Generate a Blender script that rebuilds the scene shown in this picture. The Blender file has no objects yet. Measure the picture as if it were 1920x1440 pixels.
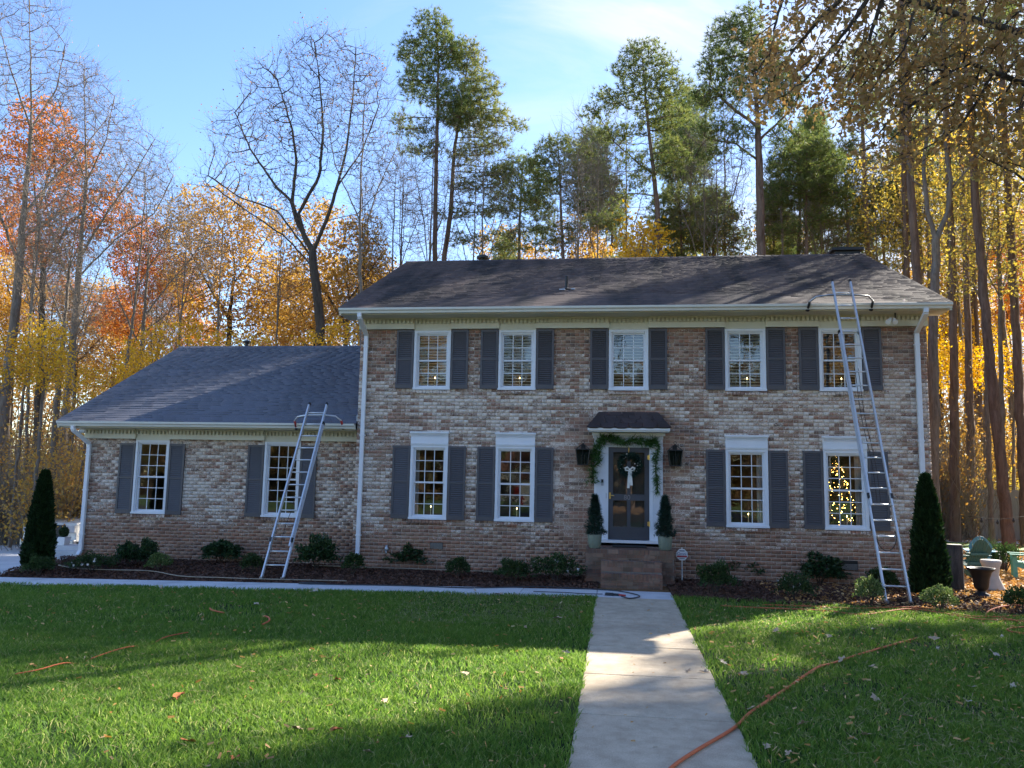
import bpy, math, random
import numpy as np
from mathutils import Vector, Matrix
R_ = math.radians
col = bpy.context.scene.collection
scene = bpy.context.scene

# ------------------------------------------------------------------ camera
CAM = np.array([0.0, 0.0, 2.07])
FPX, PITCH, YAW, ROLL = 1487.2, R_(6.887), R_(7.464), R_(1.083)
_f = np.array([-math.sin(YAW)*math.cos(PITCH), math.cos(YAW)*math.cos(PITCH), math.sin(PITCH)])
_r = np.array([math.cos(YAW), math.sin(YAW), 0.0])
_u = np.cross(_r, _f)
_c, _s = math.cos(ROLL), math.sin(ROLL)
CR, CU = _c*_r + _s*_u, -_s*_r + _c*_u
cd = bpy.data.cameras.new('camera'); cam = bpy.data.objects.new('camera', cd); col.objects.link(cam)
cd.sensor_width = 36.0; cd.lens = FPX/1920*36.0; cd.clip_end = 2000; cd.clip_start = 0.05
M = Matrix.Identity(4)
for i in range(3):
    M[i][0], M[i][1], M[i][2], M[i][3] = CR[i], CU[i], -_f[i], CAM[i]
cam.matrix_world = M
scene.camera = cam

# ------------------------------------------------------------------ sky and sun
SUN_AZ, SUN_EL = R_(42), R_(31)
world = bpy.data.worlds.new('World'); scene.world = world; world.use_nodes = True
wn, wl = world.node_tree.nodes, world.node_tree.links
wn.clear()
wo = wn.new('ShaderNodeOutputWorld'); wb = wn.new('ShaderNodeBackground')
sk = wn.new('ShaderNodeTexSky'); sk.sky_type = 'NISHITA'; sk.sun_disc = False
sk.sun_elevation = SUN_EL; sk.sun_rotation = SUN_AZ; sk.air_density = 1.0; sk.dust_density = .1; sk.ozone_density = 1.5
tc = wn.new('ShaderNodeTexCoord'); mp = wn.new('ShaderNodeMapping'); mp.inputs['Rotation'].default_value = (0.15, 0.35, R_(-28)); mp.inputs['Scale'].default_value = (1.1, 3.4, 3.0)
n1 = wn.new('ShaderNodeTexNoise'); n1.inputs['Scale'].default_value = 1.5; n1.inputs['Detail'].default_value = 8; n1.inputs['Roughness'].default_value = .58; n1.inputs['Distortion'].default_value = .7
cr = wn.new('ShaderNodeValToRGB'); cr.color_ramp.elements[0].position = .44; cr.color_ramp.elements[1].position = .64
# thin high cloud thickens towards the sun's side of the sky
dt = wn.new('ShaderNodeVectorMath'); dt.operation = 'DOT_PRODUCT'
dt.inputs[1].default_value = (math.sin(SUN_AZ)*math.cos(SUN_EL), math.cos(SUN_AZ)*math.cos(SUN_EL), math.sin(SUN_EL))
mr = wn.new('ShaderNodeMapRange'); mr.inputs['From Min'].default_value = .56; mr.inputs['From Max'].default_value = .97; mr.inputs['To Min'].default_value = 0; mr.inputs['To Max'].default_value = 1
ad = wn.new('ShaderNodeMath'); ad.operation = 'MULTIPLY'; ad.inputs[1].default_value = 1.25; ad.use_clamp = True
mx = wn.new('ShaderNodeMixRGB'); mx.inputs['Color2'].default_value = (2.15, 2.2, 2.28, 1)
ad2 = wn.new('ShaderNodeMath'); ad2.operation = 'MULTIPLY_ADD'; ad2.inputs[1].default_value = .16; ad2.use_clamp = True
hs = wn.new('ShaderNodeHueSaturation'); hs.inputs['Saturation'].default_value = 1.15; hs.inputs['Hue'].default_value = .51; hs.inputs['Value'].default_value = .73
wl.new(tc.outputs['Generated'], mp.inputs[0]); wl.new(mp.outputs[0], n1.inputs['Vector']); wl.new(n1.outputs['Fac'], cr.inputs[0])
wl.new(tc.outputs['Generated'], dt.inputs[0]); wl.new(dt.outputs['Value'], mr.inputs[0])
wl.new(cr.outputs[0], ad.inputs[0]); 
m3 = wn.new('ShaderNodeMath'); m3.operation = 'MULTIPLY'; wl.new(ad.outputs[0], m3.inputs[0]); wl.new(mr.outputs[0], m3.inputs[1])
wl.new(mr.outputs[0], ad2.inputs[0]); wl.new(m3.outputs[0], ad2.inputs[2])
wl.new(ad2.outputs[0], mx.inputs['Fac']); wl.new(sk.outputs[0], hs.inputs['Color']); wl.new(hs.outputs[0], mx.inputs['Color1'])
wl.new(mx.outputs[0], wb.inputs[0]); wb.inputs[1].default_value = .15
wl.new(wb.outputs[0], wo.inputs[0])
sd = bpy.data.lights.new('sun', 'SUN'); sd.energy = 5.0; sd.angle = R_(.55); sd.color = (1, .93, .82)
sun = bpy.data.objects.new('sun', sd); col.objects.link(sun); sun.location = (20, 20, 30)
sdir = Vector((math.sin(SUN_AZ)*math.cos(SUN_EL), math.cos(SUN_AZ)*math.cos(SUN_EL), math.sin(SUN_EL)))
sun.rotation_euler = sdir.to_track_quat('Z', 'Y').to_euler()
scene.view_settings.view_transform = 'Standard'; scene.view_settings.look = 'None'
scene.view_settings.exposure = 1.82; scene.view_settings.gamma = 1.0; scene.view_settings.use_curve_mapping = False
try:
    scene.cycles.max_bounces = 6; scene.cycles.diffuse_bounces = 3; scene.cycles.glossy_bounces = 3
    scene.cycles.transparent_max_bounces = 8; scene.cycles.transmission_bounces = 4
    scene.cycles.use_denoising = True; scene.cycles.sample_clamp_indirect = 6
except Exception: pass

# ------------------------------------------------------------------ helpers
def ray(px, py): return _f*FPX + (px-960)*CR - (py-720)*CU
def onY(px, py, Y):
    d = ray(px, py); return CAM + d*((Y-CAM[1])/d[1])
def onZ(px, py, Z=0.0):
    d = ray(px, py); return CAM + d*((Z-CAM[2])/d[2])
def gh(x, y):
    """height of the ground"""
    h = 0.0
    if x < -.3: h += .0147*(x+.3)*(1 if x > -14 else 0) + (-.20 if x <= -14 else 0)
    if x > -13.4:
        if 15.6 < y < 19: h += (-h)*min(1, (y-15.6)/2.4)
        elif 19 <= y: h = 0
    elif y > 16: h = -.2-.055*(min(y, 30)-16)
    if y > 24: h += .018*(y-24) if y < 60 else .65
    return h
def onG(px, py, it=6):
    p = onZ(px, py, 0)
    for _ in range(it): p = onZ(px, py, gh(p[0], p[1]))
    return p

class Mat:
    def __init__(s, name):
        s.m = bpy.data.materials.new(name); s.m.use_nodes = True
        s.n, s.l = s.m.node_tree.nodes, s.m.node_tree.links
        s.b = s.n['Principled BSDF']; s.out = s.n['Material Output']
    def N(s, t, **k):
        n = s.n.new(t)
        for a, v in k.items():
            if a.startswith('i_'):
                n.inputs[a[2:].replace('_', ' ')].default_value = v
            else: setattr(n, a, v)
        return n
    def L(s, a, b): s.l.new(a, b); return s
    def noise(s, scale, detail=4, rough=.6, coord='Object', sc=None, dist=0):
        c = s.N('ShaderNodeTexCoord'); t = s.N('ShaderNodeTexNoise'); t.inputs['Scale'].default_value = scale
        t.inputs['Detail'].default_value = detail; t.inputs['Roughness'].default_value = rough; t.inputs['Distortion'].default_value = dist
        if sc:
            m = s.N('ShaderNodeMapping'); m.inputs['Scale'].default_value = sc; s.L(c.outputs[coord], m.inputs[0]); s.L(m.outputs[0], t.inputs['Vector'])
        else: s.L(c.outputs[coord], t.inputs['Vector'])
        return t.outputs['Fac']
    def ramp(s, fac, stops, const=False):
        r = s.N('ShaderNodeValToRGB'); e = r.color_ramp.elements
        if const: r.color_ramp.interpolation = 'CONSTANT'
        while len(e) < len(stops): e.new(.5)
        for i, (p, c) in enumerate(stops):
            e[i].position = p; e[i].color = tuple(c)+(1,) if len(c) == 3 else c
        s.L(fac, r.inputs[0]); return r.outputs[0]
    def mix(s, fac, a, b, mode='MIX'):
        n = s.N('ShaderNodeMixRGB', blend_type=mode)
        for i, v in enumerate((fac, a, b)):
            if hasattr(v, 'links'): s.L(v, n.inputs[i])
            else: n.inputs[i].default_value = v if i == 0 else tuple(v)+(1,)
        return n.outputs[0]
    def math(s, op, a, b=0, c=None, clamp=False):
        n = s.N('ShaderNodeMath', operation=op); n.use_clamp = clamp
        for i, v in enumerate((a, b, c)):
            if v is None: continue
            if hasattr(v, 'links'): s.L(v, n.inputs[i])
            else: n.inputs[i].default_value = v
        return n.outputs[0]
    def bump(s, h, strength=.4, dist=.01):
        b = s.N('ShaderNodeBump'); b.inputs['Strength'].default_value = strength; b.inputs['Distance'].default_value = dist
        s.L(h, b.inputs['Height']); s.L(b.outputs[0], s.b.inputs['Normal']); return s
    def color(s, c):
        if hasattr(c, 'links'): s.L(c, s.b.inputs['Base Color'])
        else: s.b.inputs['Base Color'].default_value = tuple(c)+(1,)
        return s
    def rough(s, v, metal=0, spec=None):
        s.b.inputs['Roughness'].default_value = v; s.b.inputs['Metallic'].default_value = metal
        if spec is not None: s.b.inputs['Specular IOR Level'].default_value = spec
        return s

def simple(name, c, rough=.6, metal=0, var=.15, scale=6, spec=None, bump=0):
    m = Mat(name); f = m.noise(scale, 5)
    m.color(m.ramp(f, [(.25, [v*(1-var) for v in c]), (.75, [min(1, v*(1+var)) for v in c])])).rough(rough, metal, spec)
    if bump: m.bump(m.noise(scale*8, 4), bump)
    return m.m

def leafmat(name, cols, transl=.45, rough=.6, objvar=True):
    """leaf material: each loose leaf picks its own colour"""
    m = Mat(name); g = m.N('ShaderNodeNewGeometry')
    f = g.outputs['Random Per Island']
    if objvar:
        oi = m.N('ShaderNodeObjectInfo'); f = m.math('MULTIPLY_ADD', f, .75, m.math('MULTIPLY', oi.outputs['Random'], .25))
    c = m.ramp(f, [(i/(len(cols)-1), k) for i, k in enumerate(cols)])
    d = m.N('ShaderNodeBsdfPrincipled'); d.inputs['Roughness'].default_value = rough; d.inputs['Specular IOR Level'].default_value = .25
    t = m.N('ShaderNodeBsdfTranslucent'); x = m.N('ShaderNodeMixShader'); x.inputs[0].default_value = transl
    m.L(c, d.inputs['Base Color']); 
    hs = m.N('ShaderNodeHueSaturation'); hs.inputs['Saturation'].default_value = 1.15; hs.inputs['Value'].default_value = 1.25; m.L(c, hs.inputs['Color'])
    m.L(hs.outputs[0], t.inputs['Color'])
    m.L(d.outputs[0], x.inputs[1]); m.L(t.outputs[0], x.inputs[2]); m.L(x.outputs[0], m.out.inputs[0])
    m.n.remove(m.b)
    return m.m

def fast_mesh(name, V, F, smooth=False):
    """V (n,3) array, F list of (k,c) int arrays (tris and/or quads)"""
    me = bpy.data.meshes.new(name); V = np.asarray(V, np.float32)
    if not isinstance(F, (list, tuple)): F = [F]
    F = [np.asarray(f, np.int32) for f in F if len(f)]
    li = np.concatenate([f.ravel() for f in F]); lt = np.concatenate([np.full(len(f), f.shape[1], np.int32) for f in F])
    me.vertices.add(len(V)); me.vertices.foreach_set('co', V.ravel())
    me.loops.add(len(li)); me.loops.foreach_set('vertex_index', li)
    me.polygons.add(len(lt)); ls = np.concatenate([[0], np.cumsum(lt)[:-1]]).astype(np.int32)
    me.polygons.foreach_set('loop_start', ls); me.polygons.foreach_set('loop_total', lt)
    if smooth: me.polygons.foreach_set('use_smooth', np.ones(len(lt), bool))
    me.update(calc_edges=True); me.validate(); return me

BASE = {}
def base_of(o): return np.array(BASE.get(o.name, (0, 0, 0)), float) if o else np.zeros(3)
def link(name, me, m, parent=None, loc=None):
    """a mesh whose vertices are already relative to loc (or to the parent's base)"""
    o = bpy.data.objects.new(name, me); col.objects.link(o)
    if m is not None:
        me.materials.clear()
        for k in (m if isinstance(m, (list, tuple)) else [m]): me.materials.append(k)
    if parent: o.parent = parent; BASE[o.name] = tuple(base_of(parent))
    if loc is not None: o.location = loc; BASE[o.name] = tuple(np.array(loc, float) + (base_of(parent) if parent else 0))
    return o
def thing(name, label, cat, loc=(0, 0, 0), group=None):
    o = bpy.data.objects.new(name, None); col.objects.link(o); o.location = loc; o.empty_display_size = .2
    BASE[o.name] = tuple(loc); return tag(o, label, cat, group)
def tag(o, label=None, cat=None, group=None, kind=None):
    if label: o['label'] = label
    if cat: o['category'] = cat
    if group: o['group'] = group
    if kind: o['kind'] = kind
    return o
def copy_tree(o, parent=None):
    c = o.copy(); col.objects.link(c)
    if parent: c.parent = parent
    for ch in list(o.children): copy_tree(ch, c)
    return c
def place(src, label, loc, rot=0, scale=1, group=None):
    c = copy_tree(src); c.location = loc; c.rotation_euler = (0, 0, rot); c.scale = (scale,)*3 if not hasattr(scale, '__len__') else scale
    c['label'] = label
    if group: c['group'] = group
    return c

class MB:
    def __init__(s): s.v, s.f, s.mi = [], [], []
    def add(s, vs, fs, mi=0):
        b = len(s.v); s.v += [tuple(map(float, v)) for v in vs]; s.f += [tuple(b+i for i in f) for f in fs]; s.mi += [mi]*len(fs); return s
    def box(s, a, b, mi=0):
        (x0, y0, z0), (x1, y1, z1) = a, b
        x0, x1 = sorted((x0, x1)); y0, y1 = sorted((y0, y1)); z0, z1 = sorted((z0, z1))
        return s.add([(x0,y0,z0),(x1,y0,z0),(x1,y1,z0),(x0,y1,z0),(x0,y0,z1),(x1,y0,z1),(x1,y1,z1),(x0,y1,z1)],
                     [(0,3,2,1),(4,5,6,7),(0,1,5,4),(1,2,6,5),(2,3,7,6),(3,0,4,7)], mi)
    def hexa(s, vs, mi=0):   # 8 points: bottom ring then top ring
        return s.add(vs, [(0,3,2,1),(4,5,6,7),(0,1,5,4),(1,2,6,5),(2,3,7,6),(3,0,4,7)], mi)
    def beam(s, a, b, w, h, up=(0, 0, 1), mi=0):
        a, b, up = Vector(a), Vector(b), Vector(up); d = (b-a).normalized(); x = d.cross(up)
        if x.length < 1e-4: x = d.cross(Vector((1, 0, 0)))
        x.normalize(); z = x.cross(d).normalized()
        P = [p + x*sx*w/2 + z*sz*h/2 for p in (a, b) for sx, sz in ((-1,-1),(1,-1),(1,1),(-1,1))]
        return s.hexa(P, mi)
    def tube(s, path, r, n=8, mi=0, cap=True):
        P = [Vector(p) for p in path]; k = len(P); rs = list(r) if hasattr(r, '__len__') else [r]*k
        t0 = (P[1]-P[0]).normalized(); ref = Vector((0, 0, 1)) if abs(t0.z) < .9 else Vector((1, 0, 0)); x = t0.cross(ref).normalized()
        vs = []
        for i in range(k):
            t = (P[min(i+1, k-1)]-P[max(i-1, 0)]).normalized(); x = (x - t*x.dot(t)).normalized(); y = t.cross(x)
            vs += [P[i]+(x*math.cos(2*math.pi*j/n)+y*math.sin(2*math.pi*j/n))*rs[i] for j in range(n)]
        fs = [(i*n+j, i*n+(j+1) % n, (i+1)*n+(j+1) % n, (i+1)*n+j) for i in range(k-1) for j in range(n)]
        if cap: fs += [tuple(range(n))[::-1], tuple((k-1)*n+j for j in range(n))]
        return s.add(vs, fs, mi)
    def lathe(s, c, prof, n=20, mi=0, cap=True):
        vs = [(c[0]+r*math.cos(2*math.pi*j/n), c[1]+r*math.sin(2*math.pi*j/n), c[2]+z) for r, z in prof for j in range(n)]; k = len(prof)
        fs = [(i*n+j, i*n+(j+1) % n, (i+1)*n+(j+1) % n, (i+1)*n+j) for i in range(k-1) for j in range(n)]
        if cap: fs += [tuple(range(n))[::-1], tuple((k-1)*n+j for j in range(n))]
        return s.add(vs, fs, mi)
    def prism(s, poly, y0, y1, mi=0):    # polygon in x,z extruded along y
        n = len(poly); vs = [(x, y0, z) for x, z in poly]+[(x, y1, z) for x, z in poly]
        return s.add(vs, [tuple(range(n)), tuple(range(2*n-1, n-1, -1))]+[(i, i+n, (i+1) % n+n, (i+1) % n) for i in range(n)], mi)
    def prismx(s, poly, x0, x1, mi=0):    # polygon in y,z extruded along x
        n = len(poly); vs = [(x0, y, z) for y, z in poly]+[(x1, y, z) for y, z in poly]
        return s.add(vs, [tuple(range(n)), tuple(range(2*n-1, n-1, -1))]+[(i, i+n, (i+1) % n+n, (i+1) % n) for i in range(n)], mi)
    def build(s, name, m, parent=None, loc=None, smooth=False, kind=None, bevel=0, fixn=True):
        off = base_of(parent) if parent is not None else (np.array(loc, float) if loc is not None else np.zeros(3))
        me = bpy.data.meshes.new(name); me.from_pydata([tuple(np.array(v)-off) for v in s.v], [], s.f)
        ms = m if isinstance(m, (list, tuple)) else [m]
        for k in ms: me.materials.append(k)
        if len(ms) > 1: me.polygons.foreach_set('material_index', s.mi)
        if fixn and len(s.f) < 30000:
            import bmesh
            b = bmesh.new(); b.from_mesh(me); bmesh.ops.recalc_face_normals(b, faces=b.faces); b.to_mesh(me); b.free()
        if smooth:
            me.polygons.foreach_set('use_smooth', [True]*len(me.polygons))
        me.update()
        o = bpy.data.objects.new(name, me); col.objects.link(o)
        if parent is not None: o.parent = parent; BASE[o.name] = tuple(base_of(parent))
        elif loc is not None: o.location = loc; BASE[o.name] = tuple(loc)
        if bevel:
            bm = o.modifiers.new('bevel', 'BEVEL'); bm.width = bevel; bm.segments = 2; bm.limit_method = 'ANGLE'; bm.angle_limit = R_(40)
            bm.harden_normals = False
        if kind: o['kind'] = kind
        return o
def piece(name, me, parent, p, scale=(1, 1, 1), rot=None):
    """one of many alike pieces sharing a mesh; p in world coordinates"""
    o = bpy.data.objects.new(name, me); col.objects.link(o); o.parent = parent
    o.location = tuple(np.array(p, float)-base_of(parent)); o.scale = scale
    if rot: o.rotation_euler = rot
    return o
def unit_box(name, m):
    b = MB().box((-.5, -.5, -.5), (.5, .5, .5)); me = bpy.data.meshes.new(name); me.from_pydata(b.v, [], b.f); me.materials.append(m); return me
# ------------------------------------------------------------------ materials
def brick_material(name, dark=False):
    m = Mat(name); g = m.N('ShaderNodeNewGeometry'); s = m.N('ShaderNodeSeparateXYZ'); m.L(g.outputs['Position'], s.inputs[0])
    X, Y, Z = s.outputs
    H = m.math('ADD', X, m.math('MULTIPLY', Y, 1.0))
    row = m.math('FLOOR', m.math('MULTIPLY', m.math('ADD', Z, 5), 1/.081))
    off = m.math('MULTIPLY', m.math('MODULO', row, 2), .1065)
    colm = m.math('FLOOR', m.math('MULTIPLY', m.math('ADD', m.math('ADD', H, 40), off), 1/.213))
    cb = m.N('ShaderNodeCombineXYZ'); m.L(colm, cb.inputs[0]); m.L(row, cb.inputs[1])
    w = m.N('ShaderNodeTexWhiteNoise', noise_dimensions='3D'); m.L(cb.outputs[0], w.inputs[0]); rnd = w.outputs['Value']
    cb2 = m.N('ShaderNodeCombineXYZ'); m.L(colm, cb2.inputs[1]); m.L(row, cb2.inputs[0]); cb2.inputs[2].default_value = 7
    w2 = m.N('ShaderNodeTexWhiteNoise', noise_dimensions='3D'); m.L(cb2.outputs[0], w2.inputs[0]); rnd2 = w2.outputs['Value']
    base = m.ramp(rnd, [(0, (.10, .060, .046)), (.14, (.19, .090, .060)), (.40, (.31, .135, .080)), (.60, (.29, .175, .120)), (.82, (.40, .26, .18)), (1, (.34, .125, .070))])
    def nz(sc, det, ro=.6, scl=None, dist=0):
        t = m.N('ShaderNodeTexNoise'); t.inputs['Scale'].default_value = sc; t.inputs['Detail'].default_value = det; t.inputs['Roughness'].default_value = ro; t.inputs['Distortion'].default_value = dist
        if scl:
            mp = m.N('ShaderNodeMapping'); mp.inputs['Scale'].default_value = scl; m.L(g.outputs['Position'], mp.inputs[0]); m.L(mp.outputs[0], t.inputs['Vector'])
        else: m.L(g.outputs['Position'], t.inputs['Vector'])
        return t.outputs['Fac']
    grit = nz(60, 5, .7)
    base = m.mix(m.math('MULTIPLY', grit, .5), base, (.30, .23, .18), 'MIX')
    if dark:
        moss = m.ramp(nz(3, 4), [(.42, (0, 0, 0)), (.62, (1, 1, 1))])
        base = m.mix(.38, base, (.085, .036, .024)); base = m.mix(m.math('MULTIPLY', moss, .35), base, (.055, .055, .02))
        m.color(base).rough(.85); m.bump(grit, .5, .004); return m.m
    # whitewash: patchy inside each brick, stronger where the old coating survives
    big = nz(.55, 3, .5, (1, 1, 1.7)); patch = nz(29, 6, .82, (1, 1, 1.5), .8)
    zone = m.ramp(m.math('MULTIPLY', Z, 1/6.0), [(0, (.22,)*3), (.10, (.30,)*3), (.22, (.62,)*3), (.32, (.70,)*3), (.48, (.66,)*3), (.66, (.74,)*3), (.76, (.50,)*3), (.86, (.34,)*3), (.96, (.12,)*3)])
    door = m.math('ABSOLUTE', m.math('SUBTRACT', X, .30)); door = m.ramp(m.math('MULTIPLY', door, .25), [(.14, (.22,)*3), (.46, (1, 1, 1))])
    door = m.mix(m.ramp(m.math('MULTIPLY', Z, 1/6.0), [(.55, (0,)*3), (.68, (1,)*3)]), door, (1, 1, 1))
    amt = m.math('MULTIPLY', m.math('MULTIPLY', zone, door), m.math('MULTIPLY_ADD', big, 1.5, .22))
    thr = m.math('SUBTRACT', m.math('ADD', m.math('MULTIPLY', rnd2, .34), m.math('MULTIPLY', patch, 1.47)), m.math('SUBTRACT', 1.275, m.math('MULTIPLY', amt, .58)))
    mask = m.ramp(m.math('MULTIPLY_ADD', thr, 5.0, .5, True), [(.25, (0,)*3), (.75, (1,)*3)])
    wash = m.ramp(nz(35, 4, .7), [(.3, (.60, .50, .41)), (.7, (.90, .82, .72))])
    c = m.mix(m.math('MULTIPLY', mask, .92), base, wash)
    c = m.mix(m.math('MULTIPLY', m.math('MULTIPLY', amt, patch), .36), c, (.48, .37, .29))
    # red clay splash along the foot of the wall
    clay = m.ramp(m.math('ADD', Z, m.math('MULTIPLY', nz(1.2, 4), -.9)), [(0, (1,)*3), (.62, (0,)*3)])
    c = m.mix(m.math('MULTIPLY', clay, .42), c, (.27, .135, .075))
    m.color(c).rough(.88, 0, .25); m.bump(m.math('ADD', grit, m.math('MULTIPLY', mask, .5)), .55, .004)
    return m.m
BRICK = brick_material('painted_brick'); BRICKD = brick_material('mossy_brick', True)
def mortar_mat(name, c0, c1):
    m = Mat(name); f = m.noise(18, 6, .7); f2 = m.noise(1.1, 3)
    c = m.ramp(f, [(.3, c0), (.7, c1)]); c = m.mix(m.math('MULTIPLY', f2, .5), c, (.42, .39, .35))
    m.color(c).rough(.95, 0, .2); m.bump(f, .5, .004); return m.m
MORTAR = mortar_mat('mortar', (.40, .30, .225), (.64, .52, .41)); MORTARD = mortar_mat('dark_mortar', (.10, .08, .06), (.20, .165, .13))
WHITE = simple('white_paint', (.72, .74, .77), .45, 0, .05, 3)
CREAM = simple('cream_paint', (.62, .595, .47), .55, 0, .07, 2.5)
GUTTER = simple('gutter_paint', (.70, .69, .62), .35, 0, .06, 3)
SLATE = simple('shutter_paint', (.088, .082, .086), .5, 0, .10, 5)
DOORG = simple('door_paint', (.055, .058, .068), .4, 0, .10, 5)
BRASS = simple('brass', (.75, .52, .16), .3, 1, .1, 20)
BLACKM = simple('black_metal', (.018, .018, .018), .45, .2, .2, 10)
BLACKP = simple('black_plastic', (.015, .015, .016), .5)
ALU = simple('aluminium', (.60, .61, .63), .38, .55, .10, 9)
STEEL = simple('dull_steel', (.40, .41, .42), .42, .85, .15, 12)
REDR = simple('red_rubber', (.40, .025, .02), .5)
CHALK = simple('white_plastic', (.78, .78, .76), .4, 0, .04)
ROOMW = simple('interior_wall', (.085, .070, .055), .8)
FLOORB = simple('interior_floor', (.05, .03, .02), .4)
BLIND = simple('blind_slat', (.82, .75, .56), .6, 0, .05)
CURT = simple('curtain', (.55, .55, .55), .9)
def glassmat(name, k=.13, wav=.02, tint=(1, 1, 1)):
    m = Mat(name); t = m.N('ShaderNodeBsdfTransparent'); t.inputs[0].default_value = tuple(tint)+(1,); gl = m.N('ShaderNodeBsdfGlossy'); gl.inputs['Roughness'].default_value = .01
    gl.inputs['Color'].default_value = (1, 1, 1, 1)
    b = m.N('ShaderNodeBump'); b.inputs['Strength'].default_value = wav; b.inputs['Distance'].default_value = .4; m.L(m.noise(2.2, 2), b.inputs['Height']); m.L(b.outputs[0], gl.inputs['Normal'])
    lw = m.N('ShaderNodeLayerWeight'); lw.inputs[0].default_value = .3
    f = m.math('MULTIPLY_ADD', lw.outputs['Fresnel'], .8, k, True); x = m.N('ShaderNodeMixShader'); m.L(f, x.inputs[0]); m.L(t.outputs[0], x.inputs[1]); m.L(gl.outputs[0], x.inputs[2])
    m.L(x.outputs[0], m.out.inputs[0]); m.n.remove(m.b); return m.m
GLASS = glassmat('window_glass', .07, .0025, (.88, .9, .88)); LGLASS = glassmat('lantern_glass', .03, 0, (.22, .22, .2))
def emis(name, c, s):
    m = Mat(name); m.b.inputs['Emission Color'].default_value = tuple(c)+(1,); m.b.inputs['Emission Strength'].default_value = s; m.color(c); return m.m
FAIRY = emis('fairy_light', (1, .55, .12), 14.0); CANDLE = emis('candle_bulb', (1, .75, .35), 4.0)
def shingle_mat(name, c, streak, red):
    m = Mat(name); g = m.N('ShaderNodeNewGeometry'); f = g.outputs['Random Per Island']; oi = m.N('ShaderNodeObjectInfo')
    f = m.math('FRACT', m.math('ADD', f, oi.outputs['Random']))
    b = m.ramp(f, [(0, [v*.84 for v in c]), (.5, c), (1, [v*1.16 for v in c])])
    gr = m.N('ShaderNodeTexNoise'); gr.inputs['Scale'].default_value = 90; m.L(g.outputs['Position'], gr.inputs['Vector'])
    b = m.mix(.6, b, m.mix(1, b, m.ramp(gr.outputs['Fac'], [(.3, (.5,)*3), (.7, (1.6,)*3)]), 'MULTIPLY'))
    st = m.N('ShaderNodeTexNoise'); mp = m.N('ShaderNodeMapping'); mp.inputs['Scale'].default_value = (1.0, .16, .16); st.inputs['Scale'].default_value = 1.5; st.inputs['Detail'].default_value = 5
    m.L(g.outputs['Position'], mp.inputs[0]); m.L(mp.outputs[0], st.inputs['Vector'])
    k = m.ramp(st.outputs['Fac'], [(.45, (0,)*3), (.62, (1,)*3)])
    b = m.mix(m.math('MULTIPLY', k, streak), b, (.014, .013, .013))
    m.color(b).rough(.82, 0, .35); m.bump(gr.outputs['Fac'], .5, .003); return m.m
SHMAIN = shingle_mat('brown_shingle', (.078, .055, .048), .8, 0); SHWING = shingle_mat('grey_shingle', (.105, .108, .125), .15, 0)
SHHOOD = shingle_mat('slate_shingle', (.060, .046, .046), .3, 0); SHHOOD.node_tree.nodes['Principled BSDF'].inputs['Roughness'].default_value = .42
def conc(name, a, b, sc=5):
    m = Mat(name); f = m.noise(sc, 6, .65); f2 = m.noise(90, 3, .7); f3 = m.noise(.8, 4)
    c = m.ramp(f, [(.25, a), (.75, b)]); c = m.mix(.45, c, m.mix(1, c, m.ramp(f2, [(.3, (.42,)*3), (.7, (1.55,)*3)]), 'MULTIPLY'))
    st = m.ramp(f3, [(.50, (0,)*3), (.68, (1,)*3)]); c = m.mix(m.math('MULTIPLY', st, .45), c, [v*.55 for v in a])
    m.color(c).rough(.9, 0, .25); m.bump(f2, .35, .004); return m.m
CONC = conc('weathered_concrete', (.36, .285, .195), (.56, .47, .34)); CONCW = conc('washed_concrete', (.50, .50, .50), (.62, .62, .61), 2)
def barkmat(name, a, b, sx=14):
    m = Mat(name); f = m.noise(sx, 6, .7, 'Object', (1, 1, .18), .5); f2 = m.noise(2, 3)
    c = m.ramp(f, [(.3, a), (.7, b)]); c = m.mix(m.math('MULTIPLY', f2, .35), c, [v*.6 for v in a])
    m.color(c).rough(.95, 0, .15); m.bump(f, .8, .03); return m.m
BARKG = barkmat('grey_bark', (.11, .09, .07), (.30, .25, .20)); BARKP = barkmat('pine_bark', (.085, .055, .04), (.26, .18, .135), 9)
BARKD = barkmat('dark_bark', (.045, .036, .028), (.12, .10, .08))
TWIG = simple('twig_bark', (.21, .175, .13), .9, 0, .3, 2)
L_ORANGE = leafmat('orange_leaf', [(.30, .10, .045), (.50, .17, .05), (.62, .27, .08), (.45, .21, .08), (.32, .18, .08)])
L_GOLD = leafmat('gold_leaf', [(.28, .17, .06), (.50, .30, .09), (.64, .42, .12), (.36, .25, .09), (.55, .27, .08)])
L_YELLOW = leafmat('yellow_leaf', [(.50, .28, .03), (.78, .48, .05), (.70, .46, .07), (.58, .26, .04)])
L_BROWN = leafmat('brown_oak_leaf', [(.26, .16, .08), (.42, .26, .12), (.52, .35, .16), (.34, .23, .10), (.44, .38, .15)], .5)
L_YGREEN = leafmat('yellow_green_leaf', [(.24, .22, .07), (.42, .33, .09), (.54, .40, .10), (.20, .20, .07), (.44, .23, .09)])
L_SPARSE = leafmat('dry_leaf', [(.22, .12, .06), (.32, .20, .10), (.20, .10, .05)])
L_PINE = leafmat('pine_needle', [(.075, .115, .045), (.13, .175, .060), (.21, .23, .075), (.32, .27, .10)], .45)
L_DARK = leafmat('dark_holly_leaf', [(.014, .032, .013), (.028, .062, .022), (.055, .10, .036)], .12, .35)
L_MID = leafmat('mid_green_leaf', [(.020, .042, .014), (.038, .070, .022), (.07, .11, .035)], .3, .45)
L_ARB = leafmat('arborvitae_spray', [(.008, .020, .006), (.016, .038, .010), (.030, .058, .016)], .15)
L_TOPI = leafmat('dwarf_conifer_needle', [(.012, .030, .018), (.022, .05, .032), (.05, .09, .07)], .15)
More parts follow.
